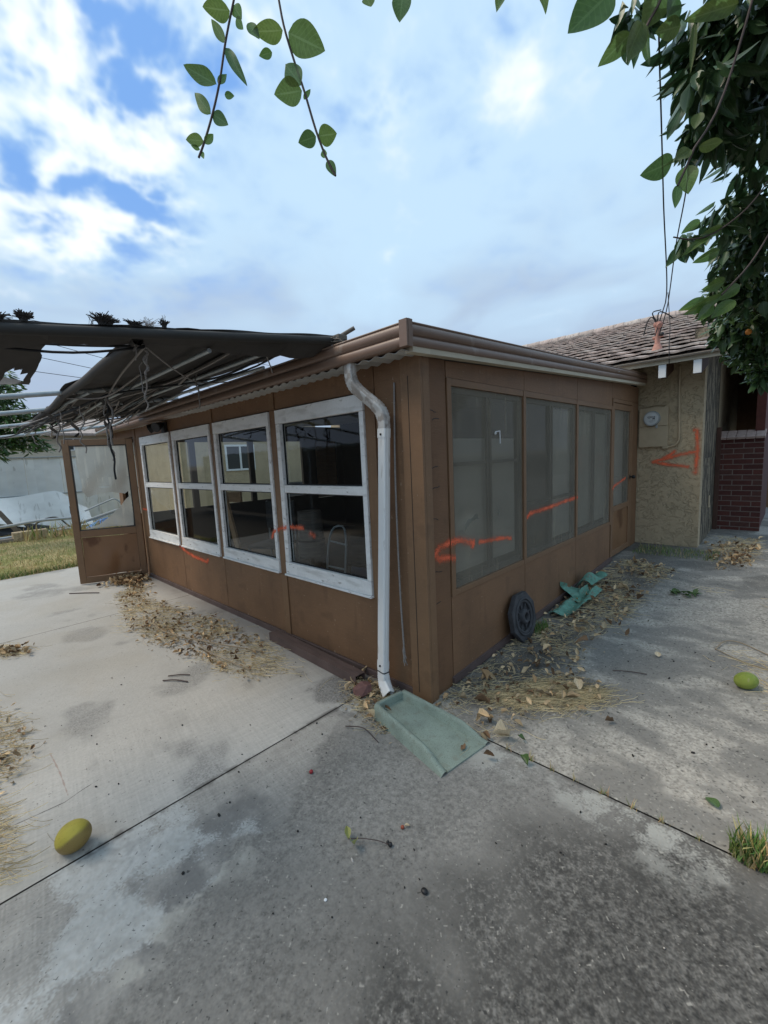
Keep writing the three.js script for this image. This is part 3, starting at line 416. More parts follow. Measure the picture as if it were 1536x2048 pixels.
// spray paint strokes: each is cut to the surface it lies on
const sprayTex = {};
function spray(name, axis, strokes, pieces, parent, r0 = 0.035) {
  let rr = r0 * 0.82;
  // strokes: polylines in (horizontal, height); pieces: [h0, h1, plane]
  let a0 = 1e9, a1 = -1e9, b0 = 1e9, b1 = -1e9; for (const s of strokes) for (const [a, b] of s) { a0 = Math.min(a0, a); a1 = Math.max(a1, a); b0 = Math.min(b0, b); b1 = Math.max(b1, b); }
  const pad = rr * 2.2; a0 -= pad; a1 += pad; b0 -= pad; b1 += pad;
  const w = Math.min(512, Math.ceil((a1 - a0) / 0.003)), h = Math.min(512, Math.ceil((b1 - b0) / 0.003)), seed = Math.abs(a0 * 71 + b0 * 13);
  const t = valTex(w, h, (i, j) => {
    const a = a0 + (i + 0.5) / w * (a1 - a0), b = b0 + (j + 0.5) / h * (b1 - b0); let best = 9;
    for (const s of strokes) for (let k = 0; k < s.length - 1; k++) { const dx = s[k + 1][0] - s[k][0], dy = s[k + 1][1] - s[k][1], q = Math.max(0, Math.min(1, ((a - s[k][0]) * dx + (b - s[k][1]) * dy) / (dx * dx + dy * dy + 1e-9))); const d = Math.hypot(a - s[k][0] - q * dx, b - s[k][1] - q * dy) / (s.w ?? 1); best = Math.min(best, d); }
    const g = vn(a * 330 + seed, b * 330), n = vn(a * 40 + seed, b * 40) - 0.5;
    return sst(rr * (1.25 + 0.5 * n), rr * 0.15, best + (g - 0.5) * rr * 1.4) * (0.42 + 0.62 * vn(a * 16 + seed, b * 16));
  }, false);
  rr *= 1; const mat = std({ color: new THREE.Color().setRGB(0.95, 0.175, 0.075), roughness: 0.8, alphaMap: t, transparent: true, side: THREE.DoubleSide });
  for (const [h0, h1, p] of pieces) {
    const c0 = Math.max(h0, a0), c1 = Math.min(h1, a1); if (c1 <= c0) continue;
    const g = new THREE.PlaneGeometry(c1 - c0, b1 - b0); const uv = g.attributes.uv; for (let k = 0; k < uv.count; k++) uv.setX(k, (c0 - a0 + uv.getX(k) * (c1 - c0)) / (a1 - a0));
    if (axis === 'z') g.translate((c0 + c1) / 2, (b0 + b1) / 2, p);
    else { g.rotateY(Math.PI / 2); // u runs towards -z: flip
      for (let k = 0; k < uv.count; k++) { const zloc = -(g.attributes.position.getZ(k)); } g.translate(p, (b0 + b1) / 2, (c0 + c1) / 2); const ps = g.attributes.position; for (let k = 0; k < uv.count; k++) uv.setX(k, (ps.getZ(k) - a0) / (a1 - a0)); }
    mk('spray_mark', keep(g), mat, parent);
  }
}
spray('oval', 'x', [[[-0.289, 0.85], [-0.13, 0.875], [-0.078, 0.90], [-0.134, 0.943], [-0.277, 0.958], [-0.40, 0.94], [-0.52, 0.905], [-0.515, 0.885]]], [[-0.2435, 0, 0.0025], [-0.2935, -0.2435, 0.0085], [-2, -0.2935, -0.004]], room, 0.030);
spray('smear', 'x', [[[-0.60, 0.895], [-0.715, 0.885], [-0.95, 0.865], [-1.045, 0.846]]], [[-1.245, -0.3, -0.004]], room, 0.022);
spray('line', 'x', [[[-1.325, 0.972], [-1.37, 0.995], [-1.782, 1.003], [-2.387, 1.028]]], [[-1.289, 0, 0.0085], [-2.351, -1.289, -0.004], [-2.394, -2.351, 0.0085], [-3, -2.394, -0.004]], room, 0.026);
spray('line', 'x', [[[-3.49, 1.015], [-3.60, 1.04], [-4.05, 1.105]]], [[-3.537, -3.3, 0.0035], [-4.164, -3.537, -0.008]], room, 0.024);
spray('arc', 'z', [[[-3.80, 0.585], [-3.55, 0.515], [-3.338, 0.482], [-3.02, 0.470], [-2.99, 0.495]]], [[-5, 0, 0.0025]], room, 0.030);
spray('arc', 'z', [[[-1.632, 0.875], [-1.60, 0.925], [-1.52, 0.958], [-1.393, 0.978], [-1.221, 0.982]]], [[-1.7, -1.56, 0.0205], [-1.56, -1.457, 0.0085], [-1.457, -1.405, 0.0195], [-1.405, -1, -0.008]], room, 0.024);
spray('spot', 'z', [[[-1.122, 0.946], [-1.085, 0.934]]], [[-1.4, -0.9, -0.008]], room, 0.028);
spray('dash', 'z', [[[-4.90, 0.956], [-4.75, 0.955]]], [[-5, -4.71, 0.0085]], room, 0.022);
// downspout: fluted rectangular pipe with crimped elbows
{
  const fl = []; const N = 40, w = 0.034, d = 0.025; for (let k = 0; k < N; k++) { const a = k / N * Math.PI * 2, c = Math.cos(a), s = Math.sin(a), q = 1 / Math.pow(Math.pow(Math.abs(c), 6) + Math.pow(Math.abs(s), 6), 1 / 6); const rib = 0.0018 * Math.cos(a * 20); fl.push([c * q * w + c * rib, s * q * d + s * rib]); }
  const sweep = (pts, n, crimp, sc = 1) => { const cu = new THREE.CatmullRomCurve3(pts.map(V), false, 'catmullrom', 0.35); const side = new THREE.Vector3(1, 0, 0.12).normalize();
    return sheet(N, n, (u, v) => { const p = cu.getPointAt(v), t = cu.getTangentAt(v); const b = new THREE.Vector3().crossVectors(t, side); if (b.lengthSq() < 1e-6) b.set(0, 0, 1); b.normalize(); const s = new THREE.Vector3().crossVectors(b, t).normalize(); const f = fl[Math.round(u * N) % N]; const cr = sc * (1 + (crimp ? 0.10 * (Math.round(v * n) % 2) * crimp(v) : 0)); return [p.x + s.x * f[0] * cr + b.x * f[1] * cr, p.y + s.y * f[0] * cr + b.y * f[1] * cr, p.z + s.z * f[0] * cr + b.z * f[1] * cr]; }); };
  const ds = new THREE.Group(); ds.name = 'downspout'; room.add(ds);
  const bump = (a, b) => (v) => (v > a[0] && v < a[1]) || (v > b[0] && v < b[1]) ? 1 : 0;
  mk('elbow', sweep([[-0.400, 2.075, 0.150], [-0.402, 1.985, 0.150], [-0.385, 1.930, 0.142], [-0.340, 1.880, 0.122], [-0.275, 1.818, 0.095], [-0.238, 1.775, 0.080], [-0.221, 1.725, 0.074], [-0.221, 1.655, 0.073]], 64, bump([0.2, 0.36], [0.66, 0.86])), M.downDirty, ds);
  mk('pipe', sweep([[-0.221, 1.665, 0.073], [-0.25, 1.1, 0.080], [-0.285, 0.50, 0.090], [-0.303, 0.17, 0.095]], 30, null, 0.97), M.down, ds);
  mk('strap', [sweep([[-0.2215, 1.668, 0.073], [-0.2245, 1.615, 0.074]], 2, null, 1.06)], M.down, ds);
  mk('strap', [sweep([[-0.3005, 0.215, 0.095], [-0.3035, 0.165, 0.0955]], 2, null, 1.06)], M.down, ds);
  mk('screw', [[-0.222, 1.635, 0.104], [-0.302, 0.19, 0.125]].map((p) => new THREE.SphereGeometry(0.007, 8, 6).translate(...p)), M.black, ds);
  mk('strap', [sweep([[-0.3032, 0.150, 0.0955], [-0.3036, 0.142, 0.0956]], 1, null, 1.05)], M.black, ds);
  mk('elbow', sweep([[-0.3028, 0.19, 0.0955], [-0.304, 0.125, 0.096], [-0.297, 0.085, 0.100], [-0.275, 0.058, 0.113], [-0.225, 0.028, 0.135]], 40, (v) => v > 0.35 ? 1 : 0.3), M.down, ds);
}
// open front screen door, hung on the post left of the first window
{
  const d = new THREE.Group(); d.name = 'open_screen_door'; room.add(d); d.position.set(-4.945, 0.012, 0.03);
  // u runs from hinge to free edge along local +x
  d.rotation.y = Math.PI + Math.atan2(0.735, 0.345);
  const W = 0.80, Ht = 1.90, t = 0.014;
  mk('jamb', bb(-4.985, -4.905, 0, 2.05, -0.03, 0.010), M.brownTrim, room); mk('jamb', bb(-5.80, -5.745, 0, 2.05, -0.03, 0.010), M.brownTrim, room); mk('header', bb(-5.74, -4.99, 1.94, 2.05, -0.03, 0.005), M.brown, room);
  mk('door_frame', bb(0, 0.075, 0, Ht, -t, t), M.brownTrim, d); mk('door_frame', bb(W - 0.075, W, 0, Ht, -t, t), M.brownTrim, d);
  mk('door_frame', bb(0.076, W - 0.076, Ht - 0.075, Ht, -t, t), M.brownTrim, d); mk('door_frame', bb(0.076, W - 0.076, 0.62, 0.71, -t, t), M.brownTrim, d); mk('door_frame', bb(0.076, W - 0.076, 0, 0.085, -t, t), M.brownTrim, d);
  mk('screen_channel', [bb(0.076, 0.09, 0.711, Ht - 0.076, -t + 0.004, t - 0.004), bb(W - 0.09, W - 0.076, 0.711, Ht - 0.076, -t + 0.004, t - 0.004), bb(0.091, W - 0.091, 0.711, 0.724, -t + 0.004, t - 0.004), bb(0.091, W - 0.091, Ht - 0.089, Ht - 0.0765, -t + 0.004, t - 0.004)], M.alu, d);
  mk('kick_panel', sheet(24, 18, (u, v) => { const x = 0.08 + u * 0.64, y = 0.09 + v * 0.525; return [x, y, -0.004 + 0.022 * Math.exp(-(((u - 0.38) / 0.10) ** 2 + ((v - 0.25) / 0.30) ** 2)) - 0.018 * Math.exp(-(((u - 0.62) / 0.2) ** 2 + ((v - 0.3) / 0.3) ** 2)) + 0.012 * Math.sin(u * 5 + v * 3)]; }, 0.002), M.doorPanel, d);
  // torn cloth screen: u from hinge, ragged lower and free edges
  const r = rng(9); const up = [[0.09, Ht - 0.08], [W - 0.14, Ht - 0.085], [W - 0.13, 1.55], [W - 0.17, 1.30], [W - 0.16, 1.24], [W - 0.20, 1.15], [0.45, 1.19], [0.30, 1.20], [0.16, 1.165], [0.09, 1.22]];
  const rag = (pts) => { const o = []; for (let k = 0; k < pts.length; k++) { const a = pts[k], b = pts[(k + 1) % pts.length]; o.push(a); for (let q = 1; q < 4; q++) o.push([a[0] + (b[0] - a[0]) * q / 4 + (r() - 0.5) * 0.008, a[1] + (b[1] - a[1]) * q / 4 + (r() - 0.5) * 0.010]); } return o; };
  const cloth = (pts, zf, hole) => { const sh = new THREE.Shape(rag(pts).map((p) => new THREE.Vector2(...p))); if (hole) sh.holes.push(new THREE.Path(hole.map((p) => new THREE.Vector2(...p)))); const g0 = new THREE.ShapeGeometry(sh).toNonIndexed(); const p = []; const A = g0.attributes.position; const sub = (a, b, c, n) => { const e = Math.max(Math.hypot(a[0] - b[0], a[1] - b[1]), Math.hypot(b[0] - c[0], b[1] - c[1]), Math.hypot(c[0] - a[0], c[1] - a[1])); if (n <= 0 || e < 0.05) { for (const q of [a, b, c]) p.push(q[0], q[1], zf(q[0], q[1])); return; } const l = [[a, b, c], [b, c, a], [c, a, b]].map((t) => [Math.hypot(t[0][0] - t[1][0], t[0][1] - t[1][1]), t]).sort((x, y) => y[0] - x[0])[0][1]; const m = [(l[0][0] + l[1][0]) / 2, (l[0][1] + l[1][1]) / 2]; sub(l[0], m, l[2], n - 1); sub(m, l[1], l[2], n - 1); };
    for (let i = 0; i < A.count; i += 3) sub([A.getX(i), A.getY(i)], [A.getX(i + 1), A.getY(i + 1)], [A.getX(i + 2), A.getY(i + 2)], 9);
    const g = new THREE.BufferGeometry(); g.setAttribute('position', new THREE.Float32BufferAttribute(p, 3)); g.computeVertexNormals(); return g; };
  const fold = (x, y) => 0.012 * Math.sin((x * 0.9 + y * 0.6) * 22) * sst(1.75, 1.2, y) + 0.02 * sst(1.4, 1.15, y) * Math.sin(x * 17);
  mk('torn_screen', cloth(up, fold, [[0.30, 1.27], [0.40, 1.285], [0.47, 1.278], [0.42, 1.262], [0.34, 1.262]]), M.doorScreen, d);
  mk('torn_screen', cloth([[0.09, 1.16], [0.10, 0.73], [0.66, 0.73], [0.50, 0.78], [0.36, 0.88], [0.22, 1.02]], (x, y) => 0.015 + 0.02 * Math.sin((x - y) * 14)), M.doorScreen, d);
  mk('latch', [bb(W - 0.055, W - 0.02, 0.94, 1.06, t, t + 0.012), new THREE.SphereGeometry(0.018, 10, 8).translate(W - 0.038, 1.0, t + 0.04), bb(W - 0.005, W + 0.006, 0.95, 1.05, -0.01, 0.01)], M.black, d);
}
named(room);

// ------------------------------------------------------------------ stucco house
const house = thing('stucco_house', 'tan stucco house with a brownish tile roof and a dark brick alcove', 'house');
const HZ = -4.55, EZ = -4.10, EY = 2.50, PIT = 0.333;
const rY = (z) => EY + PIT * (EZ - z);
{
  mk('stucco_wall', bx(7.0, 2.7, 0.15, -2.81, 1.30, HZ - 0.075), M.stucco, house);
  mk('side_wall', bx(0.14, 2.95, 1.22, 0.62, 1.40, -5.311), M.stuccoStainShade, house);
  // bricks: recessed mortar with bricks standing proud
  const bz = -5.80, x0 = 0.692, x1 = 1.205;
  mk('mortar', bx(x1 - x0 - 0.008, 1.36, 0.10, (x0 + x1) / 2, 0.90, bz - 0.054), M.mortar, house);
  const r = rng(21), L = 0.205, hgt = 0.062, jt = 0.011; let y = 0.235, row = 0; const V3 = [0, 1, 2].map(() => new RoundedBoxGeometry(1, 1, 1, 1, 0.02));
  while (y < 1.52) { let x = x1; let first = row % 2 ? L / 2 - jt / 2 : L; while (x > x0 + 0.01) { const w = Math.min(first, x - x0); if (w > 0.02) { const m = mk('brick', bx(w, hgt, 0.09, x - w / 2, y + hgt / 2, bz - 0.046 + 0.003 * r()), M.brickMats[Math.floor(r() * 4)], house); } x -= first + jt; first = L; } y += hgt + jt; row++; }
  // right return of the brickwork, seen edge-on
  mk('brick_return', bx(0.10, 1.36, 1.6, x1 - 0.058, 0.91, bz - 0.91), M.brickMats[2], house);
  for (let k = 0; k < 5; k++) mk('cap_tile', new RoundedBoxGeometry(0.099, 0.035, 0.24, 1, 0.006).rotateX(0.42).translate(x0 + 0.06 + k * 0.103, 1.585, bz - 0.06), M.capTile, house);
  mk('porch_back', bx(0.66, 3.2, 0.08, 0.92, 1.6, -8.4), M.brown, house);  // porch walls and ceiling given added depth so the recess falls into shade
  mk('porch_side', bx(0.10, 3.3, 2.6, 0.64, 1.5, -7.22), M.stucco, house);
  mk('porch_pier', bx(0.098, 1.42, 2.5, x1 - 0.058, 2.31, bz - 1.36), M.brickMats[1], house);
  mk('porch_ceiling', bx(0.62, 0.06, 2.7, 0.94, 2.78, -7.15), M.greyWood, house);
  mk('alcove_trim', bx(0.05, 1.6, 0.05, 0.72, 0.9, bz + 0.03), M.brownDark, house);
  mk('outlet', [bb(0.690, 0.700, 0.62, 0.78, -5.36, -5.28)], M.tan, house);
  mk('gable_wall', bx(0.10, 3.0, 3.0, 1.10, 1.5, -9.95), M.stucco, house);
  // conduits
  mk('conduit', [tube([[0.438, 2.44, HZ + 0.02], [0.440, 2.2, HZ + 0.02], [0.455, 1.70, HZ + 0.02], [0.457, 1.58, HZ + 0.02], [0.445, 1.52, HZ + 0.02], [0.41, 1.485, HZ + 0.02], [0.36, 1.468, HZ + 0.02], [0.29, 1.463, HZ + 0.02]], 0.013, 8, 60), rod([0.457, 1.60, HZ + 0.02], [0.456, 1.625, HZ + 0.02], 0.017), bb(0.285, 0.345, 1.445, 1.48, HZ + 0.002, HZ + 0.04)], M.tan, house);
  mk('cable', tube([[0.335, 2.42, HZ + 0.012], [0.340, 2.25, HZ + 0.012], [0.345, 2.06, HZ + 0.012], [0.335, 2.02, HZ + 0.012], [0.29, 2.002, HZ + 0.012], [0.18, 2.00, HZ + 0.012], [0.02, 1.98, HZ + 0.012]], 0.006, 6, 50), M.tan, house);
  spray('arrow', 'z', [[[0.610, 1.661], [0.635, 1.655], [0.642, 1.53], [0.650, 1.394], [0.642, 1.25], [0.638, 1.132], [0.628, 1.14]], [[0.640, 1.395], [0.50, 1.370], [0.344, 1.326], [0.18, 1.279], [0.25, 1.262], [0.40, 1.235], [0.559, 1.208]], [[0.41, 1.405], [0.37, 1.36], [0.30, 1.325]]], [[0, 0.69, HZ + 0.003]], house, 0.030);
  // eave: fascia, rafter tails, soffit boards
  mk('fascia', bb(-4.0, 1.185, EY - 0.075, EY - 0.002, EZ - 0.02, EZ), M.cream, house);
  for (const x of [-0.9, -0.26, 0.336, 0.674, 1.145]) mk('rafter_tail', [new RoundedBoxGeometry(0.070, 0.14, 0.50, 1, 0.003).rotateX(0.32).translate(x, EY - 0.085, EZ - 0.275)], M.brownDark, house);
  for (const x of [-0.26, 0.336, 0.674, 1.145]) mk('rafter_end', bb(x - 0.038, x + 0.038, EY - 0.225, EY - 0.077, EZ - 0.03, EZ - 0.008), M.whitePaint, house);
  mk('soffit', new THREE.BoxGeometry(5.3, 0.018, 5.0).rotateX(Math.atan(PIT)).translate(-1.5, rY(-6.42) - 0.005, -6.42), M.greyWood, house);
  mk('rear_roof', new THREE.BoxGeometry(5.3, 0.03, 4.8).rotateX(-Math.atan(PIT)).translate(-1.5, rY(-8.72) - PIT * 2.28, -11.0), M.greyWood, house);
  mk('barge_board', new THREE.BoxGeometry(0.03, 0.14, 4.86).rotateX(Math.atan(PIT)).translate(1.17, rY(-6.42) + 0.0, -6.42), M.cream, house);
  // tiles: course by course, each tile its own slightly wavy slab
  const TW = 0.30, EXP = 0.325, TL = 0.40; const geos = [0, 1, 2, 3, 4, 5].map((s) => { const q = rng(50 + s), ph = q() * 6; return sheet(5, 2, (u, v) => [(u - 0.5) * (TW - 0.006), 0.006 * Math.sin(u * 7 + ph) + 0.004 * (q() - 0.5) + 0.012 * (1 - v) , (0.5 - v) * TL + (v < 0.1 ? 0.008 * Math.sin(u * 9 + ph * 2) : 0)], 0.022); });
  geos.forEach((g) => { muv(g); });
  const stuff = []; let n = 0; const sl = Math.atan(PIT), r2 = rng(8);
  for (let c = 0; c < 15; c++) { const d0 = -0.03 + c * EXP; for (let k = 0; k < 17; k++) { const x = 1.17 - TW / 2 - k * TW + (c % 2 ? 0.11 : 0) - (c % 3) * 0.03; if (x > 1.1 || x < -4.1) continue; const s = d0 + TL / 2; const m = new THREE.Mesh(geos[Math.floor(r2() * 6)], M.roofTiles[Math.floor(r2() * 4)]); m.name = 'roof_tile'; m.castShadow = m.receiveShadow = true; m.rotation.x = sl - 0.105 + (r2() - 0.5) * 0.012; m.rotation.z = (r2() - 0.5) * 0.012; m.position.set(x, EY + Math.sin(sl) * s + 0.030, EZ - Math.cos(sl) * s); house.add(m); } }
  for (let k = 0; k < 17; k++) mk('ridge_tile', new THREE.CylinderGeometry(0.10, 0.11, 0.34, 8, 1, true, -Math.PI / 2, Math.PI).rotateZ(Math.PI / 2).rotateX(-Math.PI / 2 + Math.PI / 2).translate(1.0 - k * 0.31, rY(-8.72) + 0.0, -8.74), M.roofTiles[k % 4], house);
  // service mast through the roof
  const mg = new THREE.Group(); mg.name = 'service_mast'; house.add(mg); const mx = 0.205, mz = -4.46, my = rY(mz) + 0.02;
  mk('pipe', [rod([mx, my - 0.05, mz], [mx, my + 0.30, mz], 0.030, 12), new THREE.CylinderGeometry(0.035, 0.07, 0.09, 12).translate(mx, my + 0.05, mz), rod([mx - 0.05, my + 0.17, mz], [mx + 0.06, my + 0.19, mz + 0.01], 0.02, 8)], M.salmon, mg);
  mk('weather_head', [new THREE.SphereGeometry(0.048, 12, 8).scale(1.1, 0.9, 1).translate(mx, my + 0.33, mz), rod([mx, my + 0.33, mz], [mx + 0.03, my + 0.30, mz + 0.05], 0.03, 8)], M.salmon, mg);
  mk('insulator', [new THREE.SphereGeometry(0.025, 10, 8).translate(mx + 0.05, my + 0.20, mz + 0.03)], M.black, mg);
  mk('lead_wire', [tube([[mx, my + 0.32, mz + 0.03], [mx - 0.06, my + 0.42, mz + 0.05], [mx - 0.10, my + 0.38, mz + 0.05], [mx - 0.14, my + 0.22, mz + 0.05]], 0.007, 5), tube([[mx, my + 0.34, mz + 0.03], [mx + 0.02, my + 0.46, mz + 0.05], [mx + 0.10, my + 0.42, mz + 0.03], [mx + 0.16, my + 0.36, mz]], 0.007, 5), tube([[mx, my + 0.34, mz + 0.03], [mx - 0.05, my + 0.47, mz + 0.05], [mx + 0.04, my + 0.48, mz + 0.05]], 0.007, 5)], M.cord, mg);
  mk('vent_cap', [rod([0.54, rY(-7.3), -7.3], [0.54, rY(-7.3) + 0.28, -7.3], 0.05, 12), new THREE.ConeGeometry(0.08, 0.08, 12).translate(0.54, rY(-7.3) + 0.31, -7.3)], M.salmon, house);
}
named(house);
{
  const m = thing('electric_meter', 'round glass electric meter on a tan box on the stucco wall', 'electric meter', [0.178, 1.475, HZ]);
  mk('meter_box', bb(-0.158, 0.160, 0.262, 0.492, 0.001, 0.050), M.tan, m); mk('cover_plate', bb(-0.160, 0.162, 0.0, 0.258, 0.001, 0.044), M.tan, m);
  mk('collar', new THREE.CylinderGeometry(0.090, 0.096, 0.03, 28).rotateX(Math.PI / 2).translate(-0.015, 0.358, 0.064), M.galv, m);
  const dial = fin(colTex(256, 256, () => [0.62, 0.64, 0.64], false), true, false);
  { const cv = document.createElement('canvas'); cv.width = cv.height = 256; const c = cv.getContext('2d'); c.fillStyle = '#c9cccb'; c.fillRect(0, 0, 256, 256); c.fillStyle = '#15181a'; c.fillRect(60, 84, 136, 30); c.fillRect(78, 122, 20, 10); c.fillRect(150, 120, 44, 26); c.strokeStyle = '#44484a'; c.lineWidth = 3; c.beginPath(); c.arc(172, 160, 20, 0, 7); c.stroke(); c.fillStyle = '#6d7173'; for (let i = 0; i < 9; i++) c.fillRect(84 + i * 9, 170, 4, 18); c.fillRect(100, 200, 60, 5); c.fillStyle = '#d8dbda'; for (let i = 0; i < 5; i++) c.fillRect(70 + i * 24, 92, 16, 14); var dialT = new THREE.CanvasTexture(cv); dialT.colorSpace = THREE.SRGBColorSpace; }
  mk('dial', keep(new THREE.CircleGeometry(0.078, 28).translate(-0.015, 0.358, 0.083)), std({ map: dialT, roughness: 0.6 }), m);
  mk('glass_cover', new THREE.LatheGeometry([[0.0, 0.062], [0.05, 0.060], [0.074, 0.050], [0.082, 0.035], [0.084, 0.0]].map((p) => new THREE.Vector2(...p)), 28).rotateX(Math.PI / 2).translate(-0.015, 0.358, 0.079), phys({ color: 0xffffff, transmission: 1, thickness: 0, roughness: 0.05 }), m);
  mk('seal_tag', bb(0.028, 0.052, 0.235, 0.275, 0.052, 0.060), M.galv, m);
  named(m);
}
{ // overhead service cables
  const dir = (a, b, t) => [a[0] + (b[0] - a[0]) * t, a[1] + (b[1] - a[1]) * t, a[2] + (b[2] - a[2]) * t];
  const c1 = mk('service_cable', tube([[0.189, 2.825, -4.401], [0.25, 3.1, -4.45], [0.283, 3.231, -4.449], [0.429, 3.924, -3.451], [0.589, 4.399, -2.427], [0.75, 4.75, -1.4], [1.2, 5.8, 2.5]], 0.0065, 6, 80), M.cord);
  tag(c1, 'dark overhead power cable rising straight up from the roof mast', 'cable', 'cables from the roof mast'); c1.userData.label = 'straighter of the two dark overhead cables above the roof mast';
  const c2 = mk('service_cable', tube([[0.225, 2.823, -4.435], [0.29, 3.15, -4.49], [0.315, 3.288, -4.45], [0.474, 3.61, -3.859], [0.65, 3.769, -3.216], [0.805, 3.838, -2.536], [0.993, 3.90, -1.883], [1.3, 4.05, -1.0], [2.2, 4.6, 2.5]], 0.006, 6, 80), M.cord);
  tag(c2, 'overhead cable from the roof mast curving right towards the leafy tree', 'cable', 'cables from the roof mast');
  const c3 = mk('drop_wire', tube([[0.319, 3.285, -4.354], [0.36, 3.03, -4.24], [0.381, 2.874, -4.2], [0.405, 2.60, -4.07], [0.41, 2.42, -4.075]], 0.0045, 5, 30), M.cord);
  tag(c3, 'thin wire dropping from the cables past the roof edge to the stucco wall', 'wire');
}
// ------------------------------------------------------------------ flood light under the eave
{
  const f = thing('flood_light', 'black twin flood light under the gutter above the window nearest the open door', 'flood light', [-3.78, 1.93, 0]);
  mk('bracket', [bb(-0.05, 0.05, -0.03, 0.09, 0.007, 0.04), rod([0, 0.04, 0.03], [-0.02, 0.05, 0.13], 0.018)], M.black, f);
  const hd = (x, ry) => { const g = new THREE.CylinderGeometry(0.065, 0.035, 0.13, 14); g.rotateX(Math.PI / 2 + 0.35).rotateY(ry).translate(x, 0.05, 0.12).scale(0.85, 0.85, 0.85); return g; };
  mk('lamp_head', hd(-0.10, -0.7), M.black, f); mk('lamp_head', hd(0.07, 0.6), M.black, f);
  const ln = (x, ry) => { const g = new THREE.CylinderGeometry(0.058, 0.058, 0.004, 14); g.translate(0, 0.067, 0).rotateX(Math.PI / 2 + 0.35).rotateY(ry).translate(x, 0.05, 0.12).scale(0.85, 0.85, 0.85); return g; };
  mk('lens', ln(-0.10, -0.7), M.galv, f); mk('lens', ln(0.07, 0.6), M.rubber, f);
  named(f);
}
M.ridge = std({ map: M.cloth.map, color: new THREE.Color().setRGB(0.75, 0.78, 0.78), roughness: 0.8 });
{ // old cord hanging on the corner panel
  const c = thing('frayed_rope', 'frayed grey cord hanging down the corner panel beside the downspout', 'cord');
  mk('cord', tube([[-0.186, 1.93, 0.006], [-0.187, 1.45, 0.028], [-0.190, 1.0, 0.030], [-0.184, 0.6, 0.032], [-0.176, 0.33, 0.030]], 0.006, 6, 40), M.rope, c);
  const r = rng(3), g = []; for (let k = 0; k < 14; k++) g.push(tube([[-0.176, 0.335, 0.03], [-0.176 + (r() - 0.5) * 0.02, 0.29, 0.03 + (r() - 0.3) * 0.015], [-0.168 + (r() - 0.5) * 0.035, 0.20 + r() * 0.06, 0.03 + (r() - 0.3) * 0.02]], 0.0022, 4, 5));
  mk('frayed_end', g, M.rope, c); named(c);
}
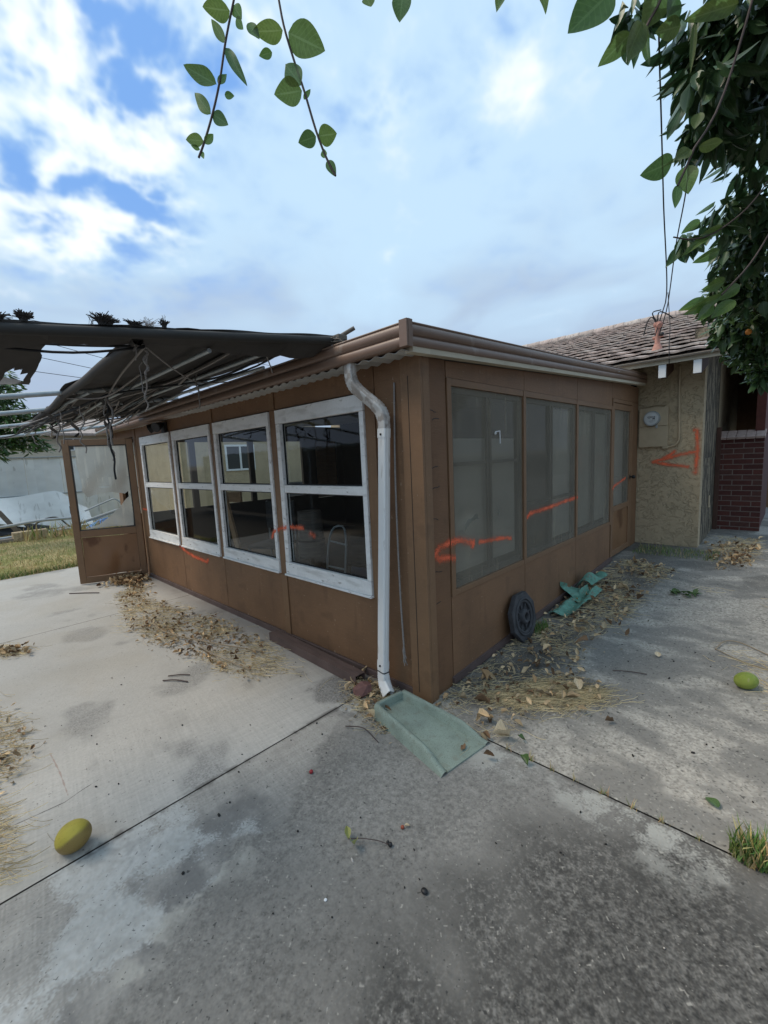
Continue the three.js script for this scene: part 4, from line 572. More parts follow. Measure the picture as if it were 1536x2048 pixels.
// ------------------------------------------------------------------ torn shade canopy over the patio
{
  const cn = thing('shade_canopy', 'collapsed pipe canopy with torn dark shade cloth and ropes over the patio', 'canopy', [0, 0, 0]);
  const py = (x, z) => { const t = sst(-0.6, -2.3, x), b = x > -2.3 ? 2.233 + 0.021 * t : 2.254 + 0.051 * (x + 2.3), s = 0.109 + 0.044 * t; return b - s * z; };
  const r = rng(31);
  const pipe = (a, b, rad = 0.017) => mk('pipe', rod(a, b, rad, 10), M.galv, cn);
  const ZO = 3.3;
  mk('ridge_pipe', rod([-0.52, 2.225, 0.08], [-0.66, 1.985, 2.2], 0.022, 12), M.ridge, cn);
  mk('ridge_pipe', rod([-0.66, 1.985, 2.2], [-0.70, 1.92, 2.9], 0.022, 12), M.ridge, cn);
  for (const [x, y0, y1] of [[-2.3, 2.240, 1.78], [-3.1, 2.202, 1.75], [-4.0, 2.153, 1.72], [-5.0, 2.10, 1.69]]) pipe([x, y0, 0.10], [x, y1, 3.1], 0.018);
  // cross pipes along the house
  for (const [z, y, xa, xb] of [[0.24, 0, -1.2, -5.6], [0.52, 0, -0.75, -4.9], [0.86, 0, -0.7, -4.6], [1.12, 0, -2.0, -4.7]]) pipe([xa, py(xa, z) - 0.045, z], [-2.6, py(-2.6, z) - 0.03, z + 0.02], 0.012), pipe([-2.6, py(-2.6, z) - 0.03, z + 0.02], [xb, py(xb, z) - 0.03, z + 0.05], 0.012);
  pipe([-0.7, 1.91, 2.9], [-2.3, 1.80, 2.92], 0.02); pipe([-2.3, 1.80, 2.92], [-5.2, 1.70, 2.92], 0.02);
  for (const x of [-0.72, -5.1]) pipe([x, 0, 2.94], [x, x < -2 ? 1.71 : 1.91, 2.94], 0.022);
  // main cloth between ridge pipe and the far pipes
  const sag = (x, z) => -0.022 * Math.abs(Math.sin((x + 0.6) * 2.1)) * sst(0.2, 0.7, z) - 0.02 * fbm(x * 2.5, z * 3, 3) + 0.012 * Math.sin(x * 3 + z * 16) * 0.6;
  mk('shade_cloth', sheet(60, 22, (u, v) => { const x = -0.58 - u * 3.5, z = 0.16 + v * (1.05 + 0.03 * Math.sin(x * 5)); return [x, py(x, z) + 0.035 + sag(x, z), z]; }, 0.0015), M.cloth, cn);
  // rolled hems and folds running along the cloth
  for (const [z, rr] of [[1.20, 0.026], [0.60, 0.022], [0.40, 0.018]]) mk('cloth_fold', new THREE.TubeGeometry(new THREE.CatmullRomCurve3([0, 1, 2, 3, 4, 5, 6].map((k) => { const x = -0.70 - k * 0.55; return new THREE.Vector3(x, py(x, z) + 0.015 + sag(x, z) + 0.01 * Math.sin(k * 2), z + 0.012 * Math.sin(k * 3)); })), 50, rr, 7), M.cloth, cn);
  // hem wrapped on the ridge pipe, hanging a hand's width
  mk('shade_cloth', sheet(70, 8, (u, v) => { const z = 0.14 + u * 2.6, x = -0.525 - 0.066 * (z - 0.1); const a = v * 1.4; const drop = 0.058 + 0.030 * Math.sin(z * 4) + 0.05 * (fbm(z * 9, 3, 4) - 0.3); return [x - 0.15 * v * v - 0.012 * Math.sin(z * 14 + v * 3), 2.245 - 0.113 * (z - 0.08) + 0.012 - drop * v, z]; }, 0.0015), M.cloth, cn);
  // second cloth hanging beyond the gap
  mk('shade_cloth', (() => { const g = sheet(40, 30, (u, v) => { const z = 1.52 + u * 1.2 + 0.03 * fbm(v * 9, 1, 3), x = -0.66 - v * (0.80 + 0.25 * fbm(u * 6, 2, 3)); return [x, 2.05 - 0.10 * (z - 1.5) - 0.06 * Math.sin(v * 3.0) - 0.02 * v + 0.03 * Math.sin(u * 9 + v * 6), z]; }); const p = g.attributes.position, id = g.index.array, out = []; for (let k = 0; k < id.length; k += 3) { const x = (p.getX(id[k]) + p.getX(id[k + 1]) + p.getX(id[k + 2])) / 3, z = (p.getZ(id[k]) + p.getZ(id[k + 1]) + p.getZ(id[k + 2])) / 3; if (((x + 1.16) / 0.13) ** 2 + ((z - 1.62) / 0.045) ** 2 < 1) continue; out.push(id[k], id[k + 1], id[k + 2]); } g.setIndex(out); return g; })(), M.cloth, cn);
  // frayed bundles on top of the ridge
  const P = (z) => [-0.525 - 0.066 * (z - 0.1), 2.262 - 0.113 * (z - 0.08), z];
  const tuft = (z, n, h, s, mat, rad) => { const c = P(z), g = []; for (let k = 0; k < n; k++) { const a = r() * 6.28, l = h * (0.4 + 0.8 * r()), q = s * (0.3 + r()); const m = [c[0] + Math.cos(a) * q * 0.4 + (r() - 0.5) * s, c[1] + l * 0.5, c[2] + Math.sin(a) * q * 0.4 + (r() - 0.5) * s]; g.push(tube([[c[0] + (r() - 0.5) * s, c[1] - 0.01, c[2] + (r() - 0.5) * s], m, [m[0] + Math.cos(a) * q * 0.7, c[1] + l * (0.75 + 0.3 * r()), m[2] + Math.sin(a) * q * 0.7]], rad, 4, 5)); } mk('frayed_cloth', g, mat, cn); };
  for (const [z, n, h, s] of [[1.36, 170, 0.036, 0.030], [1.34, 90, 0.022, 0.034], [1.24, 80, 0.014, 0.028], [1.115, 80, 0.026, 0.016], [1.62, 170, 0.028, 0.022], [1.70, 90, 0.020, 0.03]]) tuft(z, n, h, s, M.cloth, 0.0016);
  tuft(1.18, 40, 0.024, 0.035, M.rope, 0.0008); tuft(1.115, 12, 0.055, 0.012, M.rope, 0.0007); tuft(1.40, 8, 0.045, 0.02, M.cloth, 0.0007);
  // broken stub at the house end of the ridge
  mk('broken_stub', [rod([-0.56, 2.235, 0.12], [-0.475, 2.30, 0.03], 0.013, 7), bb(-0.60, -0.50, 2.21, 2.255, 0.07, 0.14), ...Array.from({ length: 8 }, () => tube([[-0.53, 2.24, 0.12], [-0.53 + (r() - 0.5) * 0.12, 2.20 + r() * 0.05, 0.15 + r() * 0.05], [-0.50 + (r() - 0.5) * 0.14, 2.19 + r() * 0.04, 0.14 + r() * 0.08]], 0.003, 4, 5))], M.greyWood, cn);
  // ropes and dark cords
  const rope = (pts, rad = 0.0045, m = M.rope) => mk('rope', tube(pts, rad, 5, pts.length * 5), m, cn);
  const N1 = [-0.75, 2.081, 1.155], N2 = [-2.1, 2.05, 0.98], K3 = [-1.55, 2.19, 0.55];
  rope([N1, [-1.4, 2.07, 1.08], N2], 0.006); rope([N1, [-0.95, 2.03, 0.95], [-1.4, 2.06, 0.60], [-1.5, 2.10, 0.35]], 0.004);
  rope([N1, [-0.78, 2.05, 1.45], [-0.80, 2.03, 1.8], [-0.8, 1.98, 2.6]], 0.006, M.cord); rope([[-0.75, 2.075, 1.16], [-0.79, 2.02, 1.45], [-0.82, 2.01, 1.85], [-0.82, 1.96, 2.6]], 0.006, M.cord);
  rope([[-0.62, 2.19, 0.62], [-1.2, 2.14, 0.64], [-2.0, 2.10, 0.70], [-3.3, 2.08, 0.95], [-4.3, 2.0, 1.3]], 0.008); rope([[-0.62, 2.185, 0.63], [-1.1, 2.12, 0.67], [-1.8, 2.08, 0.75], N2], 0.006);
  rope([[-0.62, 2.19, 0.62], [-0.80, 2.11, 0.45], [-1.0, 2.09, 0.30]], 0.004); rope([[-0.95, 2.20, 0.28], [-1.3, 2.19, 0.24], [-2.2, 2.20, 0.22], [-3.4, 2.15, 0.25], [-5.2, 2.08, 0.6]], 0.007, M.cord);
  rope([N2, [-2.6, 1.98, 1.12], [-3.0, 1.96, 1.2], [-3.6, 1.93, 1.3], [-3.9, 1.90, 1.32]], 0.010, M.cord); rope([[-0.9, 2.16, 0.4], [-1.4, 2.10, 0.5], [-1.9, 2.06, 0.85], N2], 0.008, M.cord);
  for (let k = 0; k < 34; k++) { const x = -1.2 - r() * 3.2, z = 0.25 + r() * 0.95, dx = -0.5 - r() * 1.2, dz = (r() - 0.35) * 0.5; rope([[x, py(x, z) - 0.02, z], [x + dx * 0.5, py(x + dx / 2, z + dz / 2) - 0.04 - r() * 0.05, z + dz / 2 + (r() - 0.5) * 0.05], [x + dx, py(x + dx, z + dz) - 0.02 - r() * 0.03, z + dz]], 0.003 + r() * 0.005, r() < 0.3 ? M.cord : M.rope); }
  // cord lashings wound round pipes
  for (const [x, y0, y1] of [[-2.3, 2.240, 1.78], [-3.1, 2.202, 1.75], [-4.0, 2.153, 1.72]]) { const pts = []; for (let k = 0; k < 76; k++) { const z = 0.15 + k * 0.0145, a = k * 0.9; pts.push([x + 0.024 * Math.cos(a), y0 + (y1 - y0) * (z - 0.1) / 3 + 0.024 * Math.sin(a), z]); } rope(pts, 0.004, x < -2.5 ? M.cord : M.rope); }
  // hanging strands and rag strips
  const strand = (p, len, wob, rad, m, drift = 0) => { const pts = []; const n = 8; for (let k = 0; k <= n; k++) pts.push([p[0] + drift * k / n + (r() - 0.5) * wob, p[1] - len * k / n, p[2] + (r() - 0.5) * wob]); mk('hanging_strand', tube(pts, rad, 5, 24), m, cn); };
  strand([-2.12, 2.03, 0.99], 0.60, 0.03, 0.007, M.cord); strand([-2.14, 2.03, 1.0], 0.46, 0.03, 0.006, M.rope); strand([-2.08, 2.03, 0.99], 0.35, 0.03, 0.008, M.rope);
  strand([-0.78, 2.06, 1.14], 0.27, 0.025, 0.004, M.rope, -0.10); strand([-0.77, 2.07, 1.15], 0.12, 0.02, 0.006, M.rope); strand([-0.74, 2.15, 1.2], 0.10, 0.02, 0.005, M.rope); strand([-0.73, 2.17, 1.21], 0.16, 0.03, 0.0025, M.rope);
  strand([-1.58, 2.17, 0.56], 0.26, 0.02, 0.005, M.rope); strand([-1.0, 2.06, 1.1], 0.2, 0.02, 0.003, M.rope);
  strand([-2.9, 1.99, 1.18], 0.32, 0.06, 0.007, M.rope); strand([-2.75, 1.99, 1.16], 0.26, 0.03, 0.004, M.rope); strand([-3.5, 1.98, 1.25], 0.22, 0.04, 0.005, M.rope); strand([-2.45, 2.0, 1.1], 0.36, 0.04, 0.005, M.rope);
  const rag = (p, len, w) => mk('rag_strip', sheet(3, 14, (u, v) => [p[0] + (u - 0.5) * w * (1 - 0.6 * v) + 0.03 * Math.sin(v * 9 + p[0]), p[1] - len * v, p[2] + 0.03 * Math.cos(v * 11 + u)]), M.cloth, cn);
  rag([-2.12, 2.02, 1.0], 0.30, 0.03); rag([-2.55, 2.01, 1.12], 0.24, 0.05); rag([-2.9, 1.98, 1.2], 0.20, 0.05);
  // seedlings of fluff on the long strand
  named(cn);
}
// ------------------------------------------------------------------ left yard
const yard = rng(101);
function bladeField(n, seed, place, h, mat, name) {
  const r = rng(seed); const g = new THREE.BufferGeometry(); g.setAttribute('position', new THREE.Float32BufferAttribute([-0.5, 0, 0, 0.5, 0, 0, 0.25, 0.6, 0.12, -0.5, 0, 0, 0.25, 0.6, 0.12, -0.2, 0.6, 0.12, -0.2, 0.6, 0.12, 0.25, 0.6, 0.12, 0.05, 1, 0.38], 3)); g.computeVertexNormals(); g.setAttribute('uv', new THREE.Float32BufferAttribute(new Array(18).fill(0.5), 2)); g.userData.keepUV = true;
  const m = new THREE.InstancedMesh(g, mat, n); m.name = numbered(name); const d = new THREE.Object3D(), c = new THREE.Color();
  for (let k = 0; k < n; k++) { const q = place(r); d.position.set(q[0], q[1], q[2]); d.rotation.set((r() - 0.5) * 0.8, r() * 6.28, (r() - 0.5) * 0.8); const s = h * (0.4 + r() * 0.9); d.scale.set(s * 0.10, s, s * 0.9); d.updateMatrix(); m.setMatrixAt(k, d.matrix); const t = r(), dry = q[3] ?? 0.5; if (t < dry) c.setRGB(0.40 + 0.16 * r(), 0.32 + 0.12 * r(), 0.15 + 0.06 * r()); else c.setRGB(0.10 + 0.08 * r(), 0.17 + 0.09 * r(), 0.04 + 0.03 * r()); m.setColorAt(k, c); }
  m.castShadow = m.receiveShadow = true; scene.add(m); return m;
}
M.blade = std({ color: 0xffffff, roughness: 0.85, side: THREE.DoubleSide });
tag(bladeField(26000, 5, (r) => { const x = -6.72 - Math.pow(r(), 1.3) * 6.6, z = -1.4 + r() * 3.2; const n = fbm(x * 0.9, z * 1.4, 4); return [x, 0, z, 0.55 + 1.2 * (n - 0.30)]; }, 0.055, M.blade, 'lawn_grass'), 'short dry grass growing over the lawn beyond the patio', 'grass', null, 'stuff');
tag(bladeField(1500, 6, (r) => { const z = -0.2 + r() * 2.3, x = -6.68 - r() * r() * 0.25; return [x, 0, z, 0.35]; }, 0.09, M.blade, 'edge_grass'), 'green grass fringe along the far edge of the patio slab', 'grass', null, 'stuff');
{
  const f = thing('sheet_metal_fence', 'pale grey ribbed sheet fence behind the debris at the lawn end', 'fence', [-13.6, 0, 0]);
  for (let k = 0; k < 9; k++) { const z = 3.4 - k * 0.80; mk('fence_panel', sheet(16, 1, (u, v) => { const zz = z - u * 0.79; return [0.012 * Math.pow(Math.abs(Math.sin((zz) * 7.8)), 8) + (k % 2) * 0.006, v * (1.93 + 0.01 * (k % 3)), zz]; }, 0.004), M.shed, f); }
  mk('top_rail', bb(-0.03, 0.05, 1.93, 1.965, -3.8, 3.5), M.galv, f); mk('mid_rail', bb(0.012, 0.035, 0.90, 0.93, -3.8, 3.5), M.galv, f); named(f);
}
{
  const h = thing('far_house', 'white house with a small window and brown roof behind the sheet fence', 'house', [-20, 0, -1.0]);
  mk('wall', bx(4, 3.1, 9, -2.2, 1.55, -1), M.cream, h); const w = new THREE.Group(); w.name = 'window'; h.add(w);
  mk('frame', [bb(-0.2, -0.17, 2.38, 2.42, -1.55, -0.9), bb(-0.2, -0.17, 2.86, 2.90, -1.55, -0.9), bb(-0.2, -0.17, 2.42, 2.86, -1.55, -1.51), bb(-0.2, -0.17, 2.42, 2.86, -0.94, -0.9), bb(-0.2, -0.17, 2.42, 2.86, -1.25, -1.21)], M.whitePaint, w);
  mk('pane', bx(0.01, 0.44, 0.58, -0.19, 2.64, -1.22), std({ color: new THREE.Color().setRGB(0.05, 0.06, 0.065), roughness: 0.08 }), w);
  mk('roof', new THREE.BoxGeometry(2.8, 0.10, 9.6).rotateZ(-0.32).translate(-1.0, 3.45, -1), M.roofTiles[2], h); mk('roof_back', new THREE.BoxGeometry(2.8, 0.10, 9.6).rotateZ(0.32).translate(-3.6, 3.45, -1), M.roofTiles[2], h); named(h);
}
{
  const h = thing('stucco_wing', 'stucco outbuilding with a white window seen through the sash windows', 'outbuilding', [-9.5, 0, -2.35]);
  mk('wall', bx(3.0, 2.9, 4.2, -1.5, 1.45, -2.1), M.stucco, h); const w = new THREE.Group(); w.name = 'window'; h.add(w);
  mk('frame', [bb(0.001, 0.03, 1.33, 1.38, -2.0, -1.14), bb(0.001, 0.03, 1.98, 2.03, -2.0, -1.14), bb(0.001, 0.03, 1.38, 1.98, -2.0, -1.95), bb(0.001, 0.03, 1.38, 1.98, -1.19, -1.14), bb(0.001, 0.03, 1.38, 1.98, -1.60, -1.55)], M.whitePaint, w);
  mk('pane', bx(0.006, 0.6, 0.78, 0.006, 1.68, -1.57), std({ color: new THREE.Color().setRGB(0.05, 0.055, 0.055), roughness: 0.1 }), w);
  mk('roof', bx(3.5, 0.12, 4.8, -1.5, 2.97, -2.1), M.greyWood, h); named(h);
  const b = thing('trash_bin', 'dark round trash bin against the stucco outbuilding', 'bin', [-9.1, 0, -5.3]);
  mk('body', new THREE.CylinderGeometry(0.33, 0.27, 0.85, 18).translate(0, 0.425, 0), M.rubber, b); mk('lid', new THREE.CylinderGeometry(0.34, 0.35, 0.05, 18).translate(0, 0.877, 0), M.black, b); named(b);
}
// debris along the fence
{
  const s = mk('torn_sheet', sheet(26, 10, (u, v) => { const z = 2.6 - u * 3.55; const top = 0.98 + 0.06 * Math.sin(u * 9) - 0.5 * sst(0.80, 1, u); const low = 0.42 - 0.36 * sst(0.32, 0.75, u) + 0.10 * sst(0.22, 0.1, u); return [-12.95 + 0.5 * (1 - v) + 0.10 * Math.sin(u * 7 + v * 2), low + (top - low) * v, z]; }, 0.006), M.shed);
  tag(s, 'big torn white plastic sheet slumped against the fence', 'plastic sheet');
  const bk = mk('black_tarp', sheet(16, 10, (u, v) => { const z = 2.6 - u * 2.6; return [-12.35 - 0.25 * v, Math.max(0.01, (0.58 - 0.45 * u) * v + 0.05 * Math.sin(u * 11 + v * 5)), z]; }), M.tarpBlack); tag(bk, 'crumpled black tarp under the torn white sheet', 'tarp');
  const bl = mk('blue_tarp', sheet(16, 16, (u, v) => [-11.45 - 0.75 * v + 0.1 * Math.sin(v * 9), 0.02 + 0.20 * Math.sin(v * 3.14) * (0.5 + 0.8 * fbm(u * 5, v * 5, 4)) * Math.sin(u * 3.14), -0.65 - u * 1.05]), M.tarpBlue); tag(bl, 'crumpled bright blue tarp seen through the open screen door', 'tarp');
  const pile = (name, lab, cat, g, m, grp) => tag(mk(name, g, m), lab, cat, grp);
  pile('metal_pipe', 'bent grey pipe lying highest across the debris', 'pipe', tube([[-11.9, 0.26, 1.8], [-11.8, 0.30, 0.95], [-11.75, 0.36, 0.3], [-11.8, 0.33, -0.5]], 0.035, 8), M.galv);
  pile('metal_pipe', 'straight grey pipe on the ground in front of the debris', 'pipe', rod([-11.3, 0.06, 1.7], [-11.5, 0.12, -0.5], 0.035), M.galv);
  pile('metal_pipe', 'silver pipe slanting up beside the blue tarp', 'pipe', rod([-11.5, 0.18, -0.35], [-12.2, 0.48, -1.9], 0.04), M.galv);
  pile('pipe_frame', 'thin bent metal frame standing by the blue tarp', 'frame', tube([[-12.2, 0.45, -0.75], [-12.3, 0.66, -1.35], [-12.3, 0.70, -1.50], [-12.2, 0.45, -1.72]], 0.022, 6), M.galv);
  pile('pipe_frame', 'bent dark frame tube rising from the debris', 'frame', tube([[-12.1, 0.12, 0.5], [-12.1, 0.33, 0.2], [-12.15, 0.36, -0.12], [-12.0, 0.08, -0.35]], 0.022, 6), M.rubber);
  pile('wooden_post', 'short pale post leaning against the black tarp', 'post', new RoundedBoxGeometry(0.10, 0.75, 0.10, 1, 0.01).rotateX(0.5).translate(-12.1, 0.32, 0.80), M.greyWood);
  pile('wooden_board', 'grey board lying flat at the debris front', 'board', bb(-11.35, -11.15, 0, 0.07, 0.75, 1.9), M.greyWood);
  const cb = thing('concrete_block', 'ribbed pale concrete block at the front of the debris pile', 'block', [-11.25, 0, 0.55], 0.05); mk('body', bb(-0.10, 0.10, 0, 0.20, -0.32, 0.32, 0.01), M.stucco, cb); for (let k = 0; k < 8; k++) mk('rib', bb(0.1005, 0.118, 0.01, 0.19, -0.30 + k * 0.078, -0.255 + k * 0.078), M.stucco, cb); named(cb);
}
tag(bladeField(260, 16, (r) => { const x = -11.2 + r() * 0.5, z = -1.3 + r() * 2.0; return [x, 0, z, 0.75]; }, 0.34, M.blade, 'tall_weeds'), 'tall thin weeds in front of the debris pile', 'weeds', null, 'stuff');
// leaf blade geometry, stem at the origin, tip at +y (length 1)
function leafGeo(curl = 0.2, fold = 0.25, nv = 7, nu = 4, wob = 0, seed = 0) {
  const g = sheet(nu, nv, (u, v) => { const w = Math.pow(Math.sin(Math.PI * Math.pow(v, 0.80)), 0.85) * (1 - 0.15 * v) + (v > 0.99 ? 0 : 0.012); const s = (u - 0.5) * 2; const wv = wob * Math.sin(v * 9 + seed + s * 2) * Math.abs(s); return [s * 0.5 * w, v, fold * Math.abs(s) * w * 0.5 + curl * (v * v) + wv]; });
  return keep(g);
}
const LEAF = [leafGeo(0.12, 0.3, 12), leafGeo(-0.22, 0.22, 12, 4, 0.03, 1), leafGeo(0.3, 0.45, 12, 4, 0.04, 3), leafGeo(-0.1, 0.35, 12, 4, 0.05, 5)];
const LEAFLOW = [leafGeo(0.15, 0.35, 4, 2), leafGeo(-0.2, 0.3, 4, 2), leafGeo(0.3, 0.5, 4, 2)];
const LEAFCURL = [leafGeo(0.5, 0.9, 5, 4, 0.10, 1), leafGeo(-0.6, 0.8, 5, 4, 0.12, 4), leafGeo(0.25, 1.3, 5, 4, 0.1, 2), leafGeo(0.8, 0.5, 5, 4, 0.15, 6)];
function crownTree(name, label, trunk, clumps, n, len, mat, mat2, seed, hang) {
  const t = thing(name, label, 'tree', trunk[0]); const r = rng(seed), o = trunk[0]; const rel = (p) => [p[0] - o[0], p[1] - o[1], p[2] - o[2]];
  mk('trunk', trunk.slice(1).map((b) => tube(b.map(rel), b.rad ?? 0.05, 8, 16)), M.bark, t);
  const wgt = (c) => c[4] ?? c[3] ** 2.2, tot = clumps.reduce((s, c) => s + wgt(c), 0); const d = new THREE.Object3D(), col = new THREE.Color(); const spots = [];
  for (const c of clumps) { const k = Math.round(n * wgt(c) / tot); for (let i = 0; i < k; i++) { const a = r() * 6.283, b = Math.acos(2 * r() - 1), q = c[3] * Math.pow(r(), 0.45); spots.push([c[0] + q * Math.sin(b) * Math.cos(a), c[1] + q * Math.cos(b) * 0.9, c[2] + q * Math.sin(b) * Math.sin(a), c]); } }
  for (const [geo, k] of LEAFLOW.map((g, k) => [g, k])) { const sub = spots.filter((_, i) => i % 3 === k); const m = new THREE.InstancedMesh(geo, k === 1 && mat2 ? mat2 : mat, sub.length); m.name = 'foliage'; m.userData.kind = 'stuff';
    sub.forEach((p, i) => { d.position.set(...rel(p)); const out = Math.atan2(p[0] - p[3][0], p[2] - p[3][2]); d.rotation.set(0, 0, 0); d.rotateY(out + (r() - 0.5) * 2.0); d.rotateX(hang + (r() - 0.5) * 1.3); d.rotateY((r() - 0.5) * 1.6); const s = len * (0.6 + 0.7 * r()); d.scale.set(s * 0.38, s, s * 0.5); d.updateMatrix(); m.setMatrixAt(i, d.matrix); const v = 0.7 + 0.6 * r(); col.setRGB(v, v, v * 0.95); m.setColorAt(i, col); }); m.castShadow = m.receiveShadow = true; t.add(m); }
  return t;
}
{ // broadleaf tree at the lawn's far end, left
  const o = [-11.2, 0, 1.9]; const tr = [[[-11.2, 0, 1.9], [-11.15, 1.2, 1.85], [-11.1, 2.2, 1.6], [-11.0, 2.9, 1.2]], [[-11.1, 1.6, 1.75], [-11.1, 2.6, 2.2], [-11.0, 3.2, 2.4]]]; tr[0].rad = 0.09; tr[1].rad = 0.05;
  const cl = [[-11, 3.05, 0.95, 0.62], [-11, 2.55, 0.55, 0.50], [-11.1, 2.75, 0.15, 0.28], [-11, 3.45, 0.75, 0.42], [-11, 2.25, 0.8, 0.34], [-11, 2.2, 0.35, 0.26], [-11.2, 3.0, 1.7, 0.7], [-11, 2.4, 1.3, 0.5], [-11, 3.4, 1.5, 0.6], [-10.9, 2.05, 0.95, 0.25], [-11, 2.1, 0.10, 0.16]];
  named(crownTree('broadleaf_tree', 'bright green broadleaf tree hanging over the sheet fence', [o, ...tr], cl, 5200, 0.15, M.leafMid, M.leafDark, 71, 1.9));
}
{ // weathered fence added off-frame to darken what the window glass reflects
  const f = thing('added_board_fence', 'grey board fence added out of view to darken the reflections in the white windows', 'fence', [-6.5, 0, 4.6]); for (let k = 0; k < 48; k++) mk('board', bb(-7 + k * 0.29, -6.72 + k * 0.29, 0.03, 1.82 + 0.03 * ((k * 7) % 5) / 5, 0, 0.022), M.greyWood, f); for (const y of [0.35, 1.5]) mk('rail', bb(-7, 6.9, y, y + 0.09, 0.023, 0.06), M.greyWood, f); named(f);
}
{ // utility wires far behind
  const W = [[[7.399, -0.48], [7.224, -4.19]], [[7.219, -0.46], [6.967, -3.6]], [[6.529, -2.02], [6.235, -3.62]], [[5.416, -1.5], [5.318, -3.07]], [[5.963, -1.64], [5.726, -3.47]]];
  W.forEach(([a, b], i) => { const s = (b[0] - a[0]) / (b[1] - a[1]); const at = (z) => [-20, a[0] + s * (z - a[1]), z]; tag(mk('utility_wire', tube([at(9), at(a[1]), at(b[1]), at(-16)], 0.011, 4, 20), M.cord), ['topmost thin utility wire above the canopy ridge', 'second thin utility wire above the canopy ridge', 'upper thin wire in the sky gap below the canopy ridge', 'lowest thin wire in the sky gap below the canopy ridge', 'middle thin wire in the sky gap below the canopy ridge'][i], 'wire', 'utility wires behind the canopy'); });
}
// ------------------------------------------------------------------ things on the slabs
{ // splash block
  const s = thing('splash_block', 'grey green plastic splash block under the downspout', 'splash block', [-0.145, 0.0, 0.205], -0.13);
  // x runs along the trough
  const L = 0.59, y = (u) => 0.030 - 0.022 * u, hw = (u) => 0.100 + 0.050 * u;
  mk('trough', sheet(8, 6, (u, v) => [u * L, y(u), (v - 0.5) * 2 * (hw(u) - 0.012)], -0.012), M.splash, s);
  const side = (sg) => sheet(14, 10, (u, v) => { const h = (0.078 - 0.018 * u) * (1 - sst(0.72, 1.0, u) * 0.80); const a = v * 2; let dz, yy; if (a < 1) { dz = -0.016 + 0.012 * a; yy = y(u) - 0.006 + (h - y(u)) * a; } else if (a < 1.3) { dz = -0.004 + (a - 1) / 0.3 * 0.024; yy = h + 0.004 * Math.sin((a - 1) / 0.3 * 3.14); } else { dz = 0.020 + (a - 1.3) / 0.7 * 0.016; yy = h * (1 - (a - 1.3) / 0.7); } return [u * L, yy, sg * (hw(u) + dz)]; });
  mk('side_wall', side(1), M.splash, s); mk('side_wall', side(-1), M.splash, s);
  mk('rear_wall', bb(-0.022, 0.004, 0, 0.074, -0.100, 0.100, 0.01), M.splash, s); named(s);
}
{ // octagonal weight leaning on the screened wall
  const w = thing('umbrella_base', 'round black octagonal weight plate leaning against the brown wall', 'weight plate', [0.075, 0.235, -1.075], 0);
  w.rotation.set(0, Math.PI / 2, 0); w.rotateX(-0.16);
  const oct = (R, r, d) => { const sh = new THREE.Shape(); for (let k = 0; k < 8; k++) { const a = (k + 0.5) / 8 * 6.2832; k ? sh.lineTo(R * Math.cos(a), R * Math.sin(a)) : sh.moveTo(R * Math.cos(a), R * Math.sin(a)); } if (r) { const h = new THREE.Path(); h.absarc(0, 0, r, 0, 6.2832, true); sh.holes.push(h); } return new THREE.ExtrudeGeometry(sh, { depth: d, bevelEnabled: true, bevelSize: 0.006, bevelThickness: 0.006, bevelSegments: 2, curveSegments: 28 }); };
  mk('plate', oct(0.188, 0.128, 0.030).translate(0, 0, -0.02), M.rubber, w);
  mk('web', new THREE.CylinderGeometry(0.13, 0.13, 0.012, 30).rotateX(Math.PI / 2).translate(0, 0, -0.012), M.rubber, w);
  mk('ring', [new THREE.TorusGeometry(0.118, 0.012, 8, 36).translate(0, 0, 0.006), new THREE.TorusGeometry(0.138, 0.008, 8, 36).translate(0, 0, 0.018)], M.rubber, w);
  mk('hub', new THREE.LatheGeometry([[0.026, -0.01], [0.026, 0.03], [0.045, 0.034], [0.058, 0.02], [0.060, -0.01]].map((p) => new THREE.Vector2(...p)), 24).rotateX(Math.PI / 2), M.rubber, w);
  for (let k = 0; k < 8; k++) mk('spoke', rb(0.050, 0.014, 0.016, 0.084, 0, 0.000, 0.004).rotateZ(k * Math.PI / 4 + 0.2), M.rubber, w); named(w);
}
{ // torn teal sheet
  const t = thing('teal_tarp', 'torn teal plastic tarp crumpled on the leaves by the wall', 'tarp', [0, 0, 0]);
  mk('sheet', sheet(26, 20, (u, v) => { const z = -1.64 - u * 0.68 + 0.05 * Math.sin(v * 4), x = 0.04 + v * (0.19 - 0.06 * u) + 0.09 * u; return [x, gh(x, z) + 0.014 + 0.06 * Math.pow(Math.abs(Math.sin(v * 4.2 + u * 2)), 2) * (0.35 + 0.65 * fbm(u * 6, v * 5, 3)) + 0.03 * sst(0.6, 1, u) , z]; }, 0.002), M.tarpTeal, t);
  mk('torn_flap', sheet(12, 12, (u, v) => { const z = -2.0 - u * 0.30 + 0.05 * v, x = -0.0 + 0.11 * (1 - v) + 0.03 * Math.sin(u * 6); return [x + 0.02 * Math.sin(v * 7), gh(x, z) + 0.03 + v * (0.17 - 0.13 * u), z]; }, 0.002), M.tarpTeal, t);
  mk('torn_flap', sheet(14, 10, (u, v) => { const z = -2.32 - u * 0.40, x = 0.02 + v * 0.15 + 0.03 * u; return [x, gh(x, z) + 0.04 + 0.10 * Math.sin(v * 3.1) * (0.6 + 0.5 * Math.sin(u * 6)) + 0.04 * v, z]; }, 0.002), M.tarpTeal, t); named(t);
}
